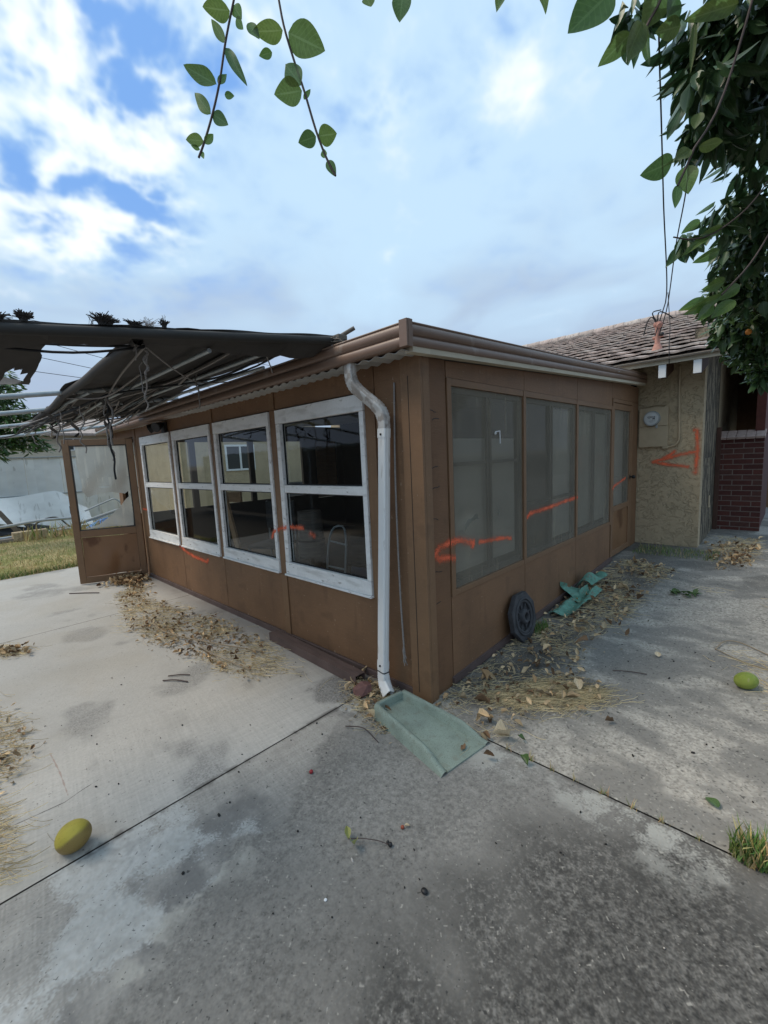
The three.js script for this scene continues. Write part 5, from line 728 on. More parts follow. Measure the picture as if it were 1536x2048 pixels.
{ // brown square tube
  const b = thing('brown_tube', 'length of brown square gutter pipe lying along the wall foot', 'pipe', [-1.06, 0.0, 0.105], -0.035);
  const sq = (a, c) => { const s = new THREE.Shape(); s.moveTo(-a, -c); s.lineTo(a, -c); s.lineTo(a, c); s.lineTo(-a, c); s.lineTo(-a, -c); return s; }; const s = sq(0.042, 0.034), h = sq(0.038, 0.030); s.holes.push(h);
  mk('body', new THREE.ExtrudeGeometry(s, { depth: 1.13, bevelEnabled: false }).rotateY(Math.PI / 2).translate(-0.565, 0.036, 0), M.plinth, b); mk('seam', bb(-0.56, 0.56, 0.0702, 0.073, -0.006, 0.006, 0.001), M.plinth, b); named(b);
}
{ // broken paver
  const r = rng(61); const g = new THREE.IcosahedronGeometry(0.07, 1); const p = g.attributes.position; const hsh = {}; for (let i = 0; i < p.count; i++) { const k = [p.getX(i), p.getY(i), p.getZ(i)].map((v) => v.toFixed(3)).join(); const q = hsh[k] ??= 0.75 + 0.45 * r(); p.setXYZ(i, p.getX(i) * q * 0.95, p.getY(i) * q * 0.62, p.getZ(i) * q * 0.75); } g.computeVertexNormals();
  const o = mk('broken_brick', g, std({ map: per(colTex(128, 128, (i, j) => { const k = 0.7 + 0.6 * fbm(i / 16, j / 16, 4); return [0.17 * k, 0.085 * k, 0.075 * k]; }), 0.2), roughness: 0.9 })); o.position.set(-0.395, 0.032, 0.205); o.rotation.set(0.3, 0.7, 0.35); tag(o, 'reddish brown broken brick piece beside the splash block', 'brick');
}
function fruit(name, label, cat, L, R, map, pos, rot, pinch) {
  const g = new THREE.SphereGeometry(1, 40, 28); const p = g.attributes.position; for (let i = 0; i < p.count; i++) { let x = p.getX(i), y = p.getY(i), z = p.getZ(i); const n = 1 + 0.020 * (fbm(x * 3 + 5, y * 3 + z * 2, 3) - 0.5) + pinch * 0.05 * Math.pow(Math.abs(x), 10) - pinch * (y < -0.45 ? 0.12 * (-y - 0.45) : 0); p.setXYZ(i, x * L * n, y * R * n, z * R * n); } g.computeVertexNormals();
  const o = mk(name, keep(g), std({ map, roughness: 0.5, bumpMap: again(grainBump, 3, 2), bumpScale: 0.0026 })); o.position.set(...pos); o.rotation.set(...rot); return tag(o, label, cat);
}
fruit('yellow_fruit', 'yellow fruit with a browning underside on the pale slab', 'fruit', 0.080, 0.058, colTex(256, 256, (i, j) => { const v = j / 256, u = i / 256; const k = 0.85 + 0.3 * fbm(u * 8, v * 8, 4, 8); let c = [0.52 * k, 0.43 * k, 0.055 * k]; const rot = sst(0.58, 0.50, v + 0.06 * (fbm(u * 10, v * 10, 3) - 0.5)); c = mix3(c, [0.27, 0.17, 0.055], rot * 0.85); const s = vn(u * 60, v * 60); if (s > 0.93) c = mix3(c, [0.2, 0.13, 0.05], 0.6); return c; }, false), [-0.470, 0.054, 1.722], [0.10, 0.45, 0.55], 1);
fruit('green_fruit', 'round lime green fruit lying on the slab at the right edge', 'fruit', 0.060, 0.048, colTex(256, 256, (i, j) => { const v = j / 256, u = i / 256; const k = 0.85 + 0.3 * fbm(u * 8, v * 8, 4, 8); let c = mix3([0.20, 0.30, 0.035], [0.36, 0.42, 0.07], fbm(u * 5 + 2, v * 5, 4, 0)).map((q) => q * k); const s = sst(0.69, 0.76, fbm(u * 16, v * 9 + 3, 4)); return mix3(c, [0.44, 0.40, 0.22], s * 0.5); }, false), [1.392, gh(0, -1.22) + 0.047, -1.22], [0.15, 0.5, 0.15], 0);
// leaf litter, straw and bits: too many to count
const inPoly = (poly, x, z) => { let c = false; for (let i = 0, j = poly.length - 1; i < poly.length; j = i++) if ((poly[i][1] > z) !== (poly[j][1] > z) && x < (poly[j][0] - poly[i][0]) * (z - poly[i][1]) / (poly[j][1] - poly[i][1]) + poly[i][0]) c = !c; return c; };
const PL = [[-4.32, 0.57], [-4.80, 0.10], [-3.8, 0.40], [-2.69, 0.22], [-1.54, 0.18], [-0.95, 0.30], [-1.23, 0.61], [-2.28, 0.78], [-3.1, 0.82]];
const PR = [[0.03, -0.05], [0.05, -1.22], [0.02, -2.87], [0.17, -3.64], [0.61, -3.44], [0.59, -1.98], [0.57, -1.62], [0.52, -0.92], [0.80, -0.70], [0.68, -0.43], [0.50, -0.17], [0.50, 0.22], [0.44, 0.36], [0.38, 0.02]];
const PS = [[0.20, -0.20], [0.42, -0.62], [0.86, -0.74], [0.72, -0.48], [0.45, -0.25]];
const PF = [[-0.62, 0.10], [-0.2, 0.03], [-0.20, 0.28], [-0.05, 0.36], [-0.02, 0.42], [-0.30, 0.34], [-0.5, 0.26]];
const E1 = [[-2.5, 1.95], [-1.85, 1.76], [-1.42, 1.75], [-1.2, 1.86], [-1.4, 2.3]], E2 = [[-1.0, 1.9], [-0.66, 1.88], [-0.5, 1.91], [-0.5, 2.1], [-1, 2.2]], E3 = [[-3.6, 1.8], [-3.07, 1.55], [-3.02, 1.62], [-3.2, 1.75]], FAR = [[0.76, -5.2], [1.25, -5.2], [1.25, -3.86], [0.99, -3.7]], DOOR = [[-5.3, 0.15], [-4.75, 0.10], [-4.55, 0.35], [-4.9, 0.5]];
function scatter(name, n, seed, geo, mat, zones, fn, label, cat) {
  const r = rng(seed); const m = new THREE.InstancedMesh(geo, mat, n); m.name = numbered(name); const d = new THREE.Object3D(), c = new THREE.Color(); let i = 0, guard = 0; const tot = zones.reduce((s, z) => s + z.w, 0);
  while (i < n && guard++ < n * 60) { let q = r() * tot, zn = zones[0]; for (const z of zones) { q -= z.w; if (q <= 0) { zn = z; break; } } const xs = zn.p.map((p) => p[0]), zs = zn.p.map((p) => p[1]); const x = Math.min(...xs) + r() * (Math.max(...xs) - Math.min(...xs)), z = Math.min(...zs) + r() * (Math.max(...zs) - Math.min(...zs)); if (!inPoly(zn.p, x, z)) continue; const den = fbm(x * 3.2 + seed, z * 3.2, 4); if (zn.t && den < zn.t + 0.12 * (r() - 0.5)) continue; const jx = x + (r() + r() + r() - 1.5) * 0.16 * r(), jz = z + (r() + r() + r() - 1.5) * 0.16 * r(), okx = zn.p === PR ? Math.max(jx, 0.03 + r() * 0.03) : jx, okz = zn.p === PL || zn.p === DOOR ? Math.max(jz, 0.03 + r() * 0.03) : jz; fn(d, c, r, okx, okz, zn); d.updateMatrix(); m.setMatrixAt(i, d.matrix); m.setColorAt(i, c); i++; }
  m.count = i; m.castShadow = m.receiveShadow = true; scene.add(m); return tag(m, label, cat, null, 'stuff');
}
const dryLeaf = (d, c, r, x, z, zn) => { d.position.set(x, gh(x, z) + 0.010 + 0.020 * r() * (zn.hh ?? 1), z); d.rotation.set(-Math.PI / 2 + (r() - 0.5) * 1.5, (r() - 0.5) * 1.2, r() * 6.28); const s = (zn.s ?? 0.055) * (0.5 + 0.8 * r()); d.scale.set(s * 0.5, s, s * 0.7); const t = r(), v = 0.5 + 0.75 * r(); if (t < 0.25) c.setRGB(0.34 * v, 0.25 * v, 0.20 * v); else if (t < 0.42) c.setRGB(0.75 * v, 0.62 * v, 0.50 * v); else c.setRGB(1.0 * v, 0.94 * v, 0.86 * v); };
const straw = (d, c, r, x, z, zn) => { d.position.set(x, gh(x, z) + 0.004 + 0.014 * r(), z); d.rotation.set((r() - 0.5) * 0.25, (zn.a ?? 0) + (r() - 0.5) * (zn.sp ?? 3.14), (r() - 0.5) * 0.25); const s = 0.05 + 0.12 * r(); d.scale.set(s, 1, s); const v = 0.40 + 0.95 * r(); c.setRGB(0.72 * v, 0.58 * v, 0.34 * v); };
const strawGeo = keep(tube([[-0.5, 0, 0], [-0.15, 0.006, 0.05], [0.2, 0.002, 0.03], [0.5, 0.005, -0.06]], 0.0016, 3, 6));
for (let k = 0; k < 4; k++) scatter('leaf_litter', [470, 470, 470, 470][k], 200 + k, LEAFCURL[k], M.leafDry, [{ p: PL, w: 4, t: 0.49, s: 0.042 }, { p: PR, w: 4.6, t: 0.53, s: 0.044 }, { p: PR, w: 0.35, t: 0.53, s: 0.080, hh: 1.4 }, { p: DOOR, w: 1.6, s: 0.07, hh: 2 }, { p: PF, w: 0.7, s: 0.05, t: 0.40 }, { p: FAR, w: 1.0, t: 0.5 }, { p: E3, w: 0.3 }, { p: E1, w: 0.5, s: 0.04 }], dryLeaf, ['curled tan dead leaves drifted along both walls', 'folded brown dead leaves drifted along both walls', 'creased pale dead leaves drifted along both walls', 'rolled dry leaves drifted along both walls'][k], 'leaf litter');
scatter('straw', 6200, 301, strawGeo, M.blade, [{ p: PL, w: 4.5, t: 0.46, a: 0.3, sp: 2.2 }, { p: PR, w: 4, t: 0.50 }, { p: PS, w: 3.4, a: 0.9, sp: 1.3 }, { p: E1, w: 1.3, a: 0.7, sp: 1.6 }, { p: E2, w: 0.7, a: 0.7, sp: 1.6 }, { p: E3, w: 0.7, a: 0.4, sp: 1 }, { p: PF, w: 0.6 }, { p: FAR, w: 1.0, t: 0.46 }, { p: [[1.25, -1.7], [1.75, -1.5], [1.75, -1.0], [1.45, -1.1]], w: 0.25 }, { p: [[0.9, -2.9], [1.9, -3.1], [1.9, -2.5]], w: 0.6, t: 0.5 }], straw, 'loose yellow straw strewn along the walls and the left edge', 'straw');
{ // chaff: tiny flakes in the same drifts
  const ch = keep(sheet(1, 1, (u, v) => [u - 0.5, 0.1 * u * v, v - 0.5]));
  scatter('chaff', 9000, 333, ch, M.blade, [{ p: PL, w: 3, t: 0.42 }, { p: PR, w: 5, t: 0.46 }, { p: PF, w: 0.8 }, { p: PS, w: 1 }, { p: E1, w: 0.6 }, { p: FAR, w: 0.8 }], (d, c, r, x, z) => { d.position.set(x, gh(x, z) + 0.004 + 0.004 * r(), z); d.rotation.set((r() - 0.5) * 0.8, r() * 6, (r() - 0.5) * 0.8); const s = 0.004 + 0.012 * r(); d.scale.set(s, s, s * 0.6); const v = 0.2 + 0.9 * r(); c.setRGB(0.42 * v, 0.33 * v, 0.22 * v); }, 'fine chaff and leaf crumbs in the drifts along the walls', 'chaff');
  scatter('seed_specks', 210, 341, new THREE.IcosahedronGeometry(1, 0), M.blade, [{ p: [[-3.2, 0.3], [2, 0.2], [1.4, 1.9], [-1.2, 1.9]], w: 3 }, { p: [[0.4, 0.05], [2, 0.05], [1.8, -3.5], [0.6, -3.5]], w: 2 }], (d, c, r, x, z) => { d.position.set(x, gh(x, z) + 0.003, z); d.rotation.set(r() * 3, r() * 3, 0); const s = 0.002 + 0.0045 * r() * r(); d.scale.set(s * (1 + r()), s, s); const v = r() < 0.85 ? 0.02 : 0.5; c.setRGB(v, v * 0.9, v * 0.8); }, 'black seeds and small specks scattered over the slabs', 'seeds');
}
// twigs in the drift
{
  const r = rng(88);
  const tw = (pts, rad, m, label) => tag(mk('twig', tube(pts.map(([x, z, h = 0.008]) => [x, gh(x, z) + h, z]), rad, 5, 20), m), label, 'twig');
  tw([[-3.05, 0.62], [-2.5, 0.66, 0.03], [-1.9, 0.50, 0.035], [-1.45, 0.30, 0.02]], 0.006, M.twigDry, 'longest pale dry branch lying in the drift by the window wall');
  tw([[-2.15, 0.55, 0.03], [-1.75, 0.60, 0.04], [-1.25, 0.52, 0.02]], 0.004, M.twigDry, 'thin pale side branch lying in the drift by the window wall');
  tw([[1.20, -1.65], [1.24, -1.80, 0.02], [1.30, -1.84, 0.015], [1.50, -1.72], [1.7, -1.6]], 0.004, M.twigDry, 'forked pale stick on the slab above the green fruit');
  tw([[1.20, -1.65, 0.012], [1.36, -1.55], [1.62, -1.50]], 0.0035, M.twigDry, 'straight pale stick on the slab just above the green fruit');
  tw([[0.92, -1.05], [0.83, -1.02, 0.01], [0.74, -0.98]], 0.003, M.twig, 'short dark twig on the slab right of the straw');
  tw([[-0.22, 0.50], [-0.12, 0.46, 0.02], [0.02, 0.48]], 0.003, M.twig, 'dark curved twig on the slab in front of the splash block');
  tw([[-1.62, 0.99], [-1.55, 0.93, 0.012], [-1.46, 0.88]], 0.0045, M.twig, 'dark twig pair piece lying alone on the pale slab');
  tw([[-1.66, 0.94], [-1.60, 0.87, 0.01], [-1.55, 0.83]], 0.004, M.twig, 'second dark twig just left of a similar one on the pale slab');
  tw([[-4.9, 0.95], [-4.7, 0.78, 0.01], [-4.6, 0.70]], 0.006, M.twig, 'dark twig on the pale slab in front of the open screen door');
}
{ // withered sprig in the foreground
  const s = thing('withered_sprig', 'withered sprig with two curled leaves and a dark berry in the foreground', 'sprig', [0.34, 0, 0.98]);
  mk('stem', tube([[0.0, 0.012, -0.005], [0.04, 0.018, -0.035], [0.10, 0.016, -0.075], [0.135, 0.008, -0.095]], 0.0018, 5, 20), M.twig, s);
  const lf = (x, z, ry, l, g) => { const m = mk('leaf', g.clone().rotateX(-Math.PI / 2 + 0.4), std({ map: M.leafDry.map, color: new THREE.Color().setRGB(0.62, 0.78, 0.42), roughness: 0.8, side: THREE.DoubleSide }), s); m.scale.setScalar(l); m.scale.x *= 0.6; m.position.set(x, 0.008, z); m.rotation.y = ry; };
  lf(0.0, -0.005, 1.0, 0.045, keep(LEAFCURL[2].clone())); lf(0.03, -0.01, 3.9, 0.06, keep(LEAFCURL[0].clone()));
  mk('berry', [new THREE.IcosahedronGeometry(0.009, 1).translate(0.140, 0.009, -0.098), new THREE.IcosahedronGeometry(0.007, 1).translate(0.125, 0.007, -0.100)], M.black, s); named(s);
}
{
  const red = std({ color: new THREE.Color().setRGB(0.32, 0.02, 0.025), roughness: 0.25 });
  const b = thing('red_berry', 'shiny red berry on the pale part of the front slab', 'berry', [-0.078, 0.0085, 0.845]); mk('berry', new THREE.SphereGeometry(0.0095, 16, 12), red, b); mk('stalk', tube([[-0.006, 0.0, 0.003], [-0.016, -0.003, 0.01], [-0.024, -0.005, 0.012]], 0.0012, 4, 6), M.twig, b); named(b);
  const c = thing('orange_seed', 'small orange red berry with a pale husk on the dark slab', 'berry', [0.462, 0.007, 0.79]); mk('berry', new THREE.SphereGeometry(0.0075, 14, 10), std({ color: new THREE.Color().setRGB(0.33, 0.07, 0.03), roughness: 0.4 }), c); const h = mk('husk', keep(LEAFCURL[1].clone().rotateX(-1.3)), M.leafDry, c); h.scale.set(0.012, 0.024, 0.024); h.rotation.y = -0.5; h.position.set(0.005, 0, -0.008); named(c);
  const d = mk('dark_nut', new THREE.IcosahedronGeometry(0.011, 1).scale(1.2, 0.7, 1), M.black); d.position.set(0.69, 0.007, 0.935); tag(d, 'black nut shell on the dark slab in the foreground', 'nut');
  const w = mk('white_pebble', new THREE.IcosahedronGeometry(0.006, 1).scale(1, 0.5, 1), M.whitePaint); w.position.set(0.452, 0.003, 1.18); tag(w, 'tiny white pebble on the grey slab in the foreground', 'pebble');
  const gl = (x, z, l, ry, label, mat, gg) => { const m = mk('fallen_leaf', keep(gg.clone().rotateX(-Math.PI / 2 + 0.15)), mat); m.scale.set(l * 0.75, l, l); m.position.set(x, gh(x, z) + 0.012, z); m.rotation.y = ry; tag(m, label, 'leaf'); };
  gl(1.385, -0.12, 0.062, 0.9, 'fresh dark green fallen leaf on the speckled slab at right', M.leafMid, LEAF[1]);
  gl(0.69, 0.145, 0.055, 1.2, 'green and yellow fallen leaf at the joint beyond the splash block', M.leafMid, LEAFCURL[2]);
  gl(0.60, -0.02, 0.04, 2.2, 'small curled green leaf on the speckled slab near the straw', M.leafMid, LEAFCURL[0]);
  gl(0.93, -1.32, 0.055, 0.4, 'flat brown leaf on the slab beyond the straw', M.leafDry, LEAF[0]);
  gl(0.52, 0.0, 0.10, 2.6, 'large folded tan leaf in the litter behind the splash block', M.leafDry, LEAFCURL[2]);
  gl(0.66, -0.62, 0.075, 0.7, 'large curled brown leaf standing on the straw patch', M.leafDry, LEAFCURL[0]);
}
// weeds
tag(bladeField(230, 41, (r) => { const a = r() * 6.28, q = 0.05 * Math.sqrt(r()); return [1.50 + Math.cos(a) * q * 1.3, 0, 0.06 + Math.sin(a) * q, 0.35]; }, 0.10, M.blade, 'grass_tuft'), 'green grass tuft in the joint at the right edge', 'grass', null, 'stuff');
tag(bladeField(900, 42, (r) => { const x = 0.10 + r() * 0.85, z = -4.38 + r() * 0.42; return [x, gh(x, z), z, 0.25]; }, 0.05, M.blade, 'wall_weeds'), 'low green weeds at the foot of the stucco wall', 'weeds', null, 'stuff');
tag(bladeField(150, 43, (r) => { const t = Math.floor(r() * 9) / 9 + 0.05 * r() * r(), x = 0.55 + t * 1.0, z = 0.085 + (r() - 0.5) * 0.02; return [x, 0, z, 0.8]; }, 0.035, M.blade, 'joint_weeds'), 'thin dry weeds growing in the slab joint', 'weeds', null, 'stuff');
tag(bladeField(260, 44, (r) => { const a = r() * 6.28, q = 0.06 * Math.sqrt(r()); const x = 0.10 + Math.cos(a) * q, z = -1.30 + Math.sin(a) * q * 2; return [x, gh(x, z), z, 0.1]; }, 0.06, M.blade, 'green_weeds'), 'small green weeds beside the black weight plate', 'weeds', null, 'stuff');
{
  const p = thing('creeping_weed', 'small creeping green weed on the slab beyond the straw', 'weed', [0.86, gh(0, -2.7), -2.7]); const r = rng(12); for (let k = 0; k < 22; k++) { const m = mk('leaf', LEAFLOW[k % 3], M.leafMid, p); const s = 0.05 + 0.04 * r(); m.scale.set(s * 0.5, s, s); m.position.set((r() - 0.5) * 0.2, 0.006, (r() - 0.5) * 0.14); m.rotation.set(-1.2, r() * 6, 0, 'YXZ'); } mk('stem', tube([[-0.1, 0.008, 0], [0, 0.012, 0.02], [0.1, 0.006, -0.02]], 0.003, 5), M.twig, p); named(p);
}
// ------------------------------------------------------------------ things inside the room
{
  const b = thing('storage_bin', 'dark blue storage box with a grey lid inside the largest near window', 'storage box', [-1.35, 0.02, -1.15], 0.2); mk('body', bb(-0.35, 0.35, 0, 0.42, -0.25, 0.25, 0.03), std({ color: new THREE.Color().setRGB(0.02, 0.03, 0.07), roughness: 0.5 }), b); mk('lid', bb(-0.37, 0.37, 0.421, 0.46, -0.27, 0.27, 0.015), M.innerDark, b); mk('tag', [bb(0.05, 0.15, 0.22, 0.228, 0.2505, 0.254), bb(0.05, 0.15, 0.30, 0.308, 0.2505, 0.254), bb(0.05, 0.058, 0.2285, 0.2995, 0.2505, 0.254), bb(0.142, 0.15, 0.2285, 0.2995, 0.2505, 0.254)], M.whitePaint, b); named(b);
  const c = thing('walker', 'folded chrome walking frame inside the largest near window', 'walking frame', [-1.62, 0.02, -0.72], 0.5); mk('frame', [tube([[-0.2, 0, 0], [-0.1, 0.75, 0.02], [-0.04, 0.84, 0.02], [0.04, 0.84, 0.02], [0.06, 0.75, 0.02], [0.0, 0, 0.05]], 0.011, 8, 40), rod([-0.1, 0.7, 0.02], [0.07, 0.66, 0.02], 0.009), rod([-0.14, 0.45, 0.02], [0.03, 0.42, 0.03], 0.009)], M.galv, c);  named(c);
  const d = thing('leaning_board', 'brown board leaning inside the second window from the door', 'board', [-3.1, 0, -0.5]); mk('plank', bx(0.10, 1.35, 0.025, 0, 0.65, 0).rotateZ(0.35), M.wood, d); mk('brace', bx(0.5, 0.12, 0.02, -0.25, 1.12, -0.02).rotateZ(0.03), M.wood, d); named(d);
  const e = thing('folding_chair', 'dark chair inside the second window from the door', 'chair', [-3.25, 0.02, -0.95], 0.4); mk('seat', bb(-0.22, 0.22, 0.43, 0.47, -0.22, 0.22, 0.01), M.rubber, e); mk('backrest', bb(-0.22, 0.22, 0.62, 0.98, -0.24, -0.21, 0.01), M.rubber, e); for (const [x, z] of [[-0.2, 0.2], [0.2, 0.2]]) mk('leg', rod([x, 0, z], [x, 0.43, z], 0.014), M.galv, e); for (const x of [-0.2, 0.2]) mk('leg', rod([x, 0, -0.26], [x, 0.98, -0.225], 0.014), M.galv, e); named(e);
  const f = thing('rolled_carpet', 'brown rolled bundle hanging inside the third window from the door', 'bundle', [-2.35, 0.45, -0.9]); mk('roll', new THREE.CylinderGeometry(0.13, 0.16, 0.5, 16).translate(0, 0.25, 0), M.greyWood, f); mk('tie', [new THREE.TorusGeometry(0.148, 0.012, 6, 20).rotateX(Math.PI / 2).translate(0, 0.18, 0)], M.cord, f); mk('stand', rod([0, -0.43, 0], [0, 0, 0], 0.03), M.greyWood, f); named(f);
  const g = thing('low_shelf', 'long grey plank shelf low inside the largest near window', 'shelf', [-0.95, 0.02, -1.7], 0.1); mk('top', bb(-0.6, 0.6, 0.28, 0.32, -0.2, 0.2), M.greyWood, g); for (const x of [-0.5, 0.5]) mk('leg', bb(x - 0.03, x + 0.03, 0, 0.278, -0.18, 0.18), M.greyWood, g); named(g);
}
// ------------------------------------------------------------------ right edge, beyond the brick
{
  const f = thing('iron_fence', 'black iron bar fence behind the brick wall at right', 'fence', [0, 0.286, -13]); for (let k = 0; k < 14; k++) mk('bar', bx(0.02, 1.05, 0.02, 0.2 + k * 0.11, 0.55, 0), M.black, f); mk('rail', bx(1.7, 0.035, 0.021, 0.9, 1.03, 0.001), M.black, f); mk('rail', bx(1.7, 0.035, 0.021, 0.9, 0.16, 0.001), M.black, f); named(f);
  const c = thing('parked_car', 'mint green car parked behind the iron fence', 'car', [1.6, 0.286, -16]); const sh = new THREE.Shape(); [[-2.1, 0.35], [-2.1, 0.85], [-1.5, 0.98], [-0.8, 1.45], [0.7, 1.45], [1.3, 1.0], [2.05, 0.85], [2.1, 0.35]].forEach((p, i) => i ? sh.lineTo(...p) : sh.moveTo(...p)); mk('body', new THREE.ExtrudeGeometry(sh, { depth: 1.6, bevelSize: 0.05, bevelThickness: 0.05, bevelSegments: 2 }).translate(0, 0, -0.8), std({ color: new THREE.Color().setRGB(0.28, 0.50, 0.42), roughness: 0.25 }), c); mk('window', [bx(0.85, 0.34, 0.012, -0.35, 1.18, 0.862), bx(0.75, 0.34, 0.012, 0.52, 1.18, 0.862)], std({ color: new THREE.Color().setRGB(0.02, 0.025, 0.03), roughness: 0.1 }), c); for (const x of [-1.3, 1.35]) for (const z of [-0.75, 0.80]) mk('wheel', new THREE.CylinderGeometry(0.33, 0.33, 0.2, 20).rotateX(Math.PI / 2).translate(x, 0.33, z), M.rubber, c); named(c);
  const h = [[1.6, 1.6, -20, 1.3], [0.2, 2.2, -20.5, 1.5], [3.2, 2.0, -20.5, 1.6]]; const tk = [[[1.6, 0, -20], [1.5, 1.2, -20], [1.5, 1.9, -20.2]]]; tk[0].rad = 0.1; named(crownTree('hedge_tree', 'pale green bushy tree behind the parked car', [[1.6, 0.286, -20], ...tk], h, 2600, 0.25, M.leafMid, null, 55, 1.6));
}
// ------------------------------------------------------------------ citrus tree over the right slab
const CLUMPS = [[1.28, 2.98, -0.3, 0.17], [1.35, 2.93, -0.62, 0.23], [1.24, 2.77, -0.11, 0.09], [1.23, 2.77, -0.37, 0.11], [1.33, 2.84, -0.9, 0.12], [1.35, 2.97, -0.25, 0.14], [1.30, 2.72, -1.13, 0.12], [1.36, 2.64, -1.31, 0.15], [1.21, 2.6, -0.89, 0.08], [1.23, 2.56, -1.31, 0.13], [1.31, 2.46, -1.66, 0.19], [1.17, 2.47, -1.52, 0.08], [1.26, 2.33, -2.15, 0.17], [1.12, 2.31, -2.15, 0.10], [1.33, 2.18, -2.33, 0.13], [1.32, 1.96, -2.29, 0.06], [1.12, 2.44, -0.63, 0.04], [1.01, 3.1, -0.08, 0.06], [1.17, 3.03, -0.22, 0.08],
  // the rest of the crown, out of frame to the right and above
  [1.75, 3.1, -0.6, 0.45], [1.8, 2.8, -1.4, 0.45], [1.75, 2.5, -2.1, 0.40], [2.3, 3.2, -1.0, 0.6], [2.4, 2.9, -2.1, 0.6], [2.9, 2.5, -2.6, 0.6], [2.5, 2.7, -3.4, 0.6], [1.9, 3.3, 0.4, 0.5], [2.5, 3.3, 0.4, 0.6], [1.95, 3.5, 1.3, 0.45], [2.6, 3.3, 1.5, 0.6], [2.2, 3.4, -0.3, 0.5], [1.45, 3.5, 0.5, 0.35], [3.1, 2.9, 0.9, 0.7], [2.2, 3.1, 2.3, 0.5], [1.5, 3.55, 1.5, 0.35]];
CLUMPS.slice(0, 19).forEach((c) => { c[4] = 1.5 * c[3] ** 1.9; });   // the near bough is thick with leaves
{
  const tr = [[[2.9, 0.05, -0.6], [2.85, 1.0, -0.6], [2.7, 1.8, -0.6], [2.4, 2.6, -0.7], [1.9, 3.0, -0.8], [1.45, 2.95, -0.55]], [[2.75, 1.7, -0.6], [2.4, 2.3, -1.3], [1.9, 2.5, -1.7], [1.35, 2.42, -1.8], [1.28, 2.35, -2.1]], [[2.8, 1.5, -0.6], [2.7, 2.4, 0.5], [2.3, 3.1, 1.2], [1.7, 3.4, 1.3], [1.0, 2.75, 1.5]]]; tr[0].rad = 0.035; tr[1].rad = 0.022; tr[2].rad = 0.022;
  const t = crownTree('citrus_tree', 'dark leafed citrus tree overhanging the right slab and roof', [[2.9, 0.05, -0.6], [[2.9, 0.05, -0.6], [2.86, 0.9, -0.6], [2.8, 1.6, -0.6]], ...tr], CLUMPS, 15500, 0.10, M.leafDark, M.leafDark, 91, 2.35); 
  { const low = CLUMPS.slice(10, 16).concat([[1.20, 2.22, -2.3, 0.16], [1.22, 2.42, -1.95, 0.16], [1.10, 2.42, -1.75, 0.10], [1.27, 2.10, -2.25, 0.14]]), r = rng(19), d = new THREE.Object3D(), c = new THREE.Color(), n = 1500, m = new THREE.InstancedMesh(LEAFLOW[0], M.leafMid, n); m.name = 'foliage'; m.userData.kind = 'stuff';
    for (let k = 0; k < n; k++) { const q = low[k % low.length], a = r() * 6.28, b = Math.acos(2 * r() - 1), s = q[3] * (0.55 + 0.55 * r()); d.position.set(q[0] - 2.9 + s * Math.sin(b) * Math.cos(a), q[1] - 0.05 + s * Math.cos(b), q[2] + 0.6 + s * Math.sin(b) * Math.sin(a)); d.rotation.set(1.4 + r() * 1.6, r() * 6.28, r() - 0.5, 'YXZ'); const l = 0.035 + 0.035 * r(); d.scale.set(l * 0.5, l, l); d.updateMatrix(); m.setMatrixAt(k, d.matrix); const v = 0.5 + 0.8 * r(); c.setRGB(v, v, v); m.setColorAt(k, c); } m.castShadow = m.receiveShadow = true; t.add(m); }

  const o = [2.9, 0.05, -0.6];
  // leaves near enough to tell apart
  const put = (rows, mat) => rows.forEach((q, i) => { const b = new THREE.Vector3(q[0], q[1], q[2]), e = new THREE.Vector3(q[3], q[4], q[5]), y = e.clone().sub(b), L = y.length(); y.normalize(); const view = new THREE.Vector3(1.544, 1.5, 1.93).sub(b).normalize(); const x = new THREE.Vector3().crossVectors(y, view).normalize(), z = new THREE.Vector3().crossVectors(x, y); const m = mk('leaf', LEAF[i % 4], mat === M.leafVine && i % 3 === 1 ? M.leafMid : mat, t); m.quaternion.setFromRotationMatrix(new THREE.Matrix4().makeBasis(x, y, z)); m.rotateY(((i * 37) % 10 - 5) * 0.11); m.scale.set(q[6] * 1.08, L, L * 0.5); m.position.set(b.x - o[0], b.y - o[1], b.z - o[2]); });
  const NEAR = [[0.956, 2.297, 1.306, 0.963, 2.279, 1.303, 0.023], [1.002, 2.303, 1.261, 1, 2.257, 1.271, 0.033], [1.127, 2.308, 1.139, 1.119, 2.251, 1.157, 0.019], [1.175, 2.305, 1.093, 1.184, 2.256, 1.093, 0.017], [1.265, 2.29, 1.008, 1.211, 2.211, 1.075, 0.061], [1.293, 2.214, 0.995, 1.258, 2.164, 1.037, 0.031], [1.307, 2.231, 0.979, 1.282, 2.152, 1.016, 0.037], [1.311, 2.216, 0.977, 1.318, 2.158, 0.98, 0.015], [1.355, 2.222, 0.934, 1.322, 2.212, 0.967, 0.031], [1.331, 2.295, 0.944, 1.311, 2.225, 0.976, 0.049], [1.348, 2.276, 0.93, 1.33, 2.226, 0.957, 0.042], [1.425, 2.257, 0.859, 1.361, 2.233, 0.926, 0.030], [1.372, 2.227, 0.916, 1.371, 2.133, 0.934, 0.010], [1.358, 1.99, 0.971, 1.321, 1.966, 1.011, 0.037], [1.379, 2.008, 0.948, 1.357, 1.985, 0.974, 0.021], [1.375, 1.98, 0.957, 1.38, 1.932, 0.961, 0.033], [1.366, 1.948, 0.971, 1.364, 1.905, 0.981, 0.016], [1.389, 2.013, 0.937, 1.421, 2.017, 0.906, 0.021], [1.387, 2.071, 0.929, 1.381, 2.038, 0.94, 0.019]];
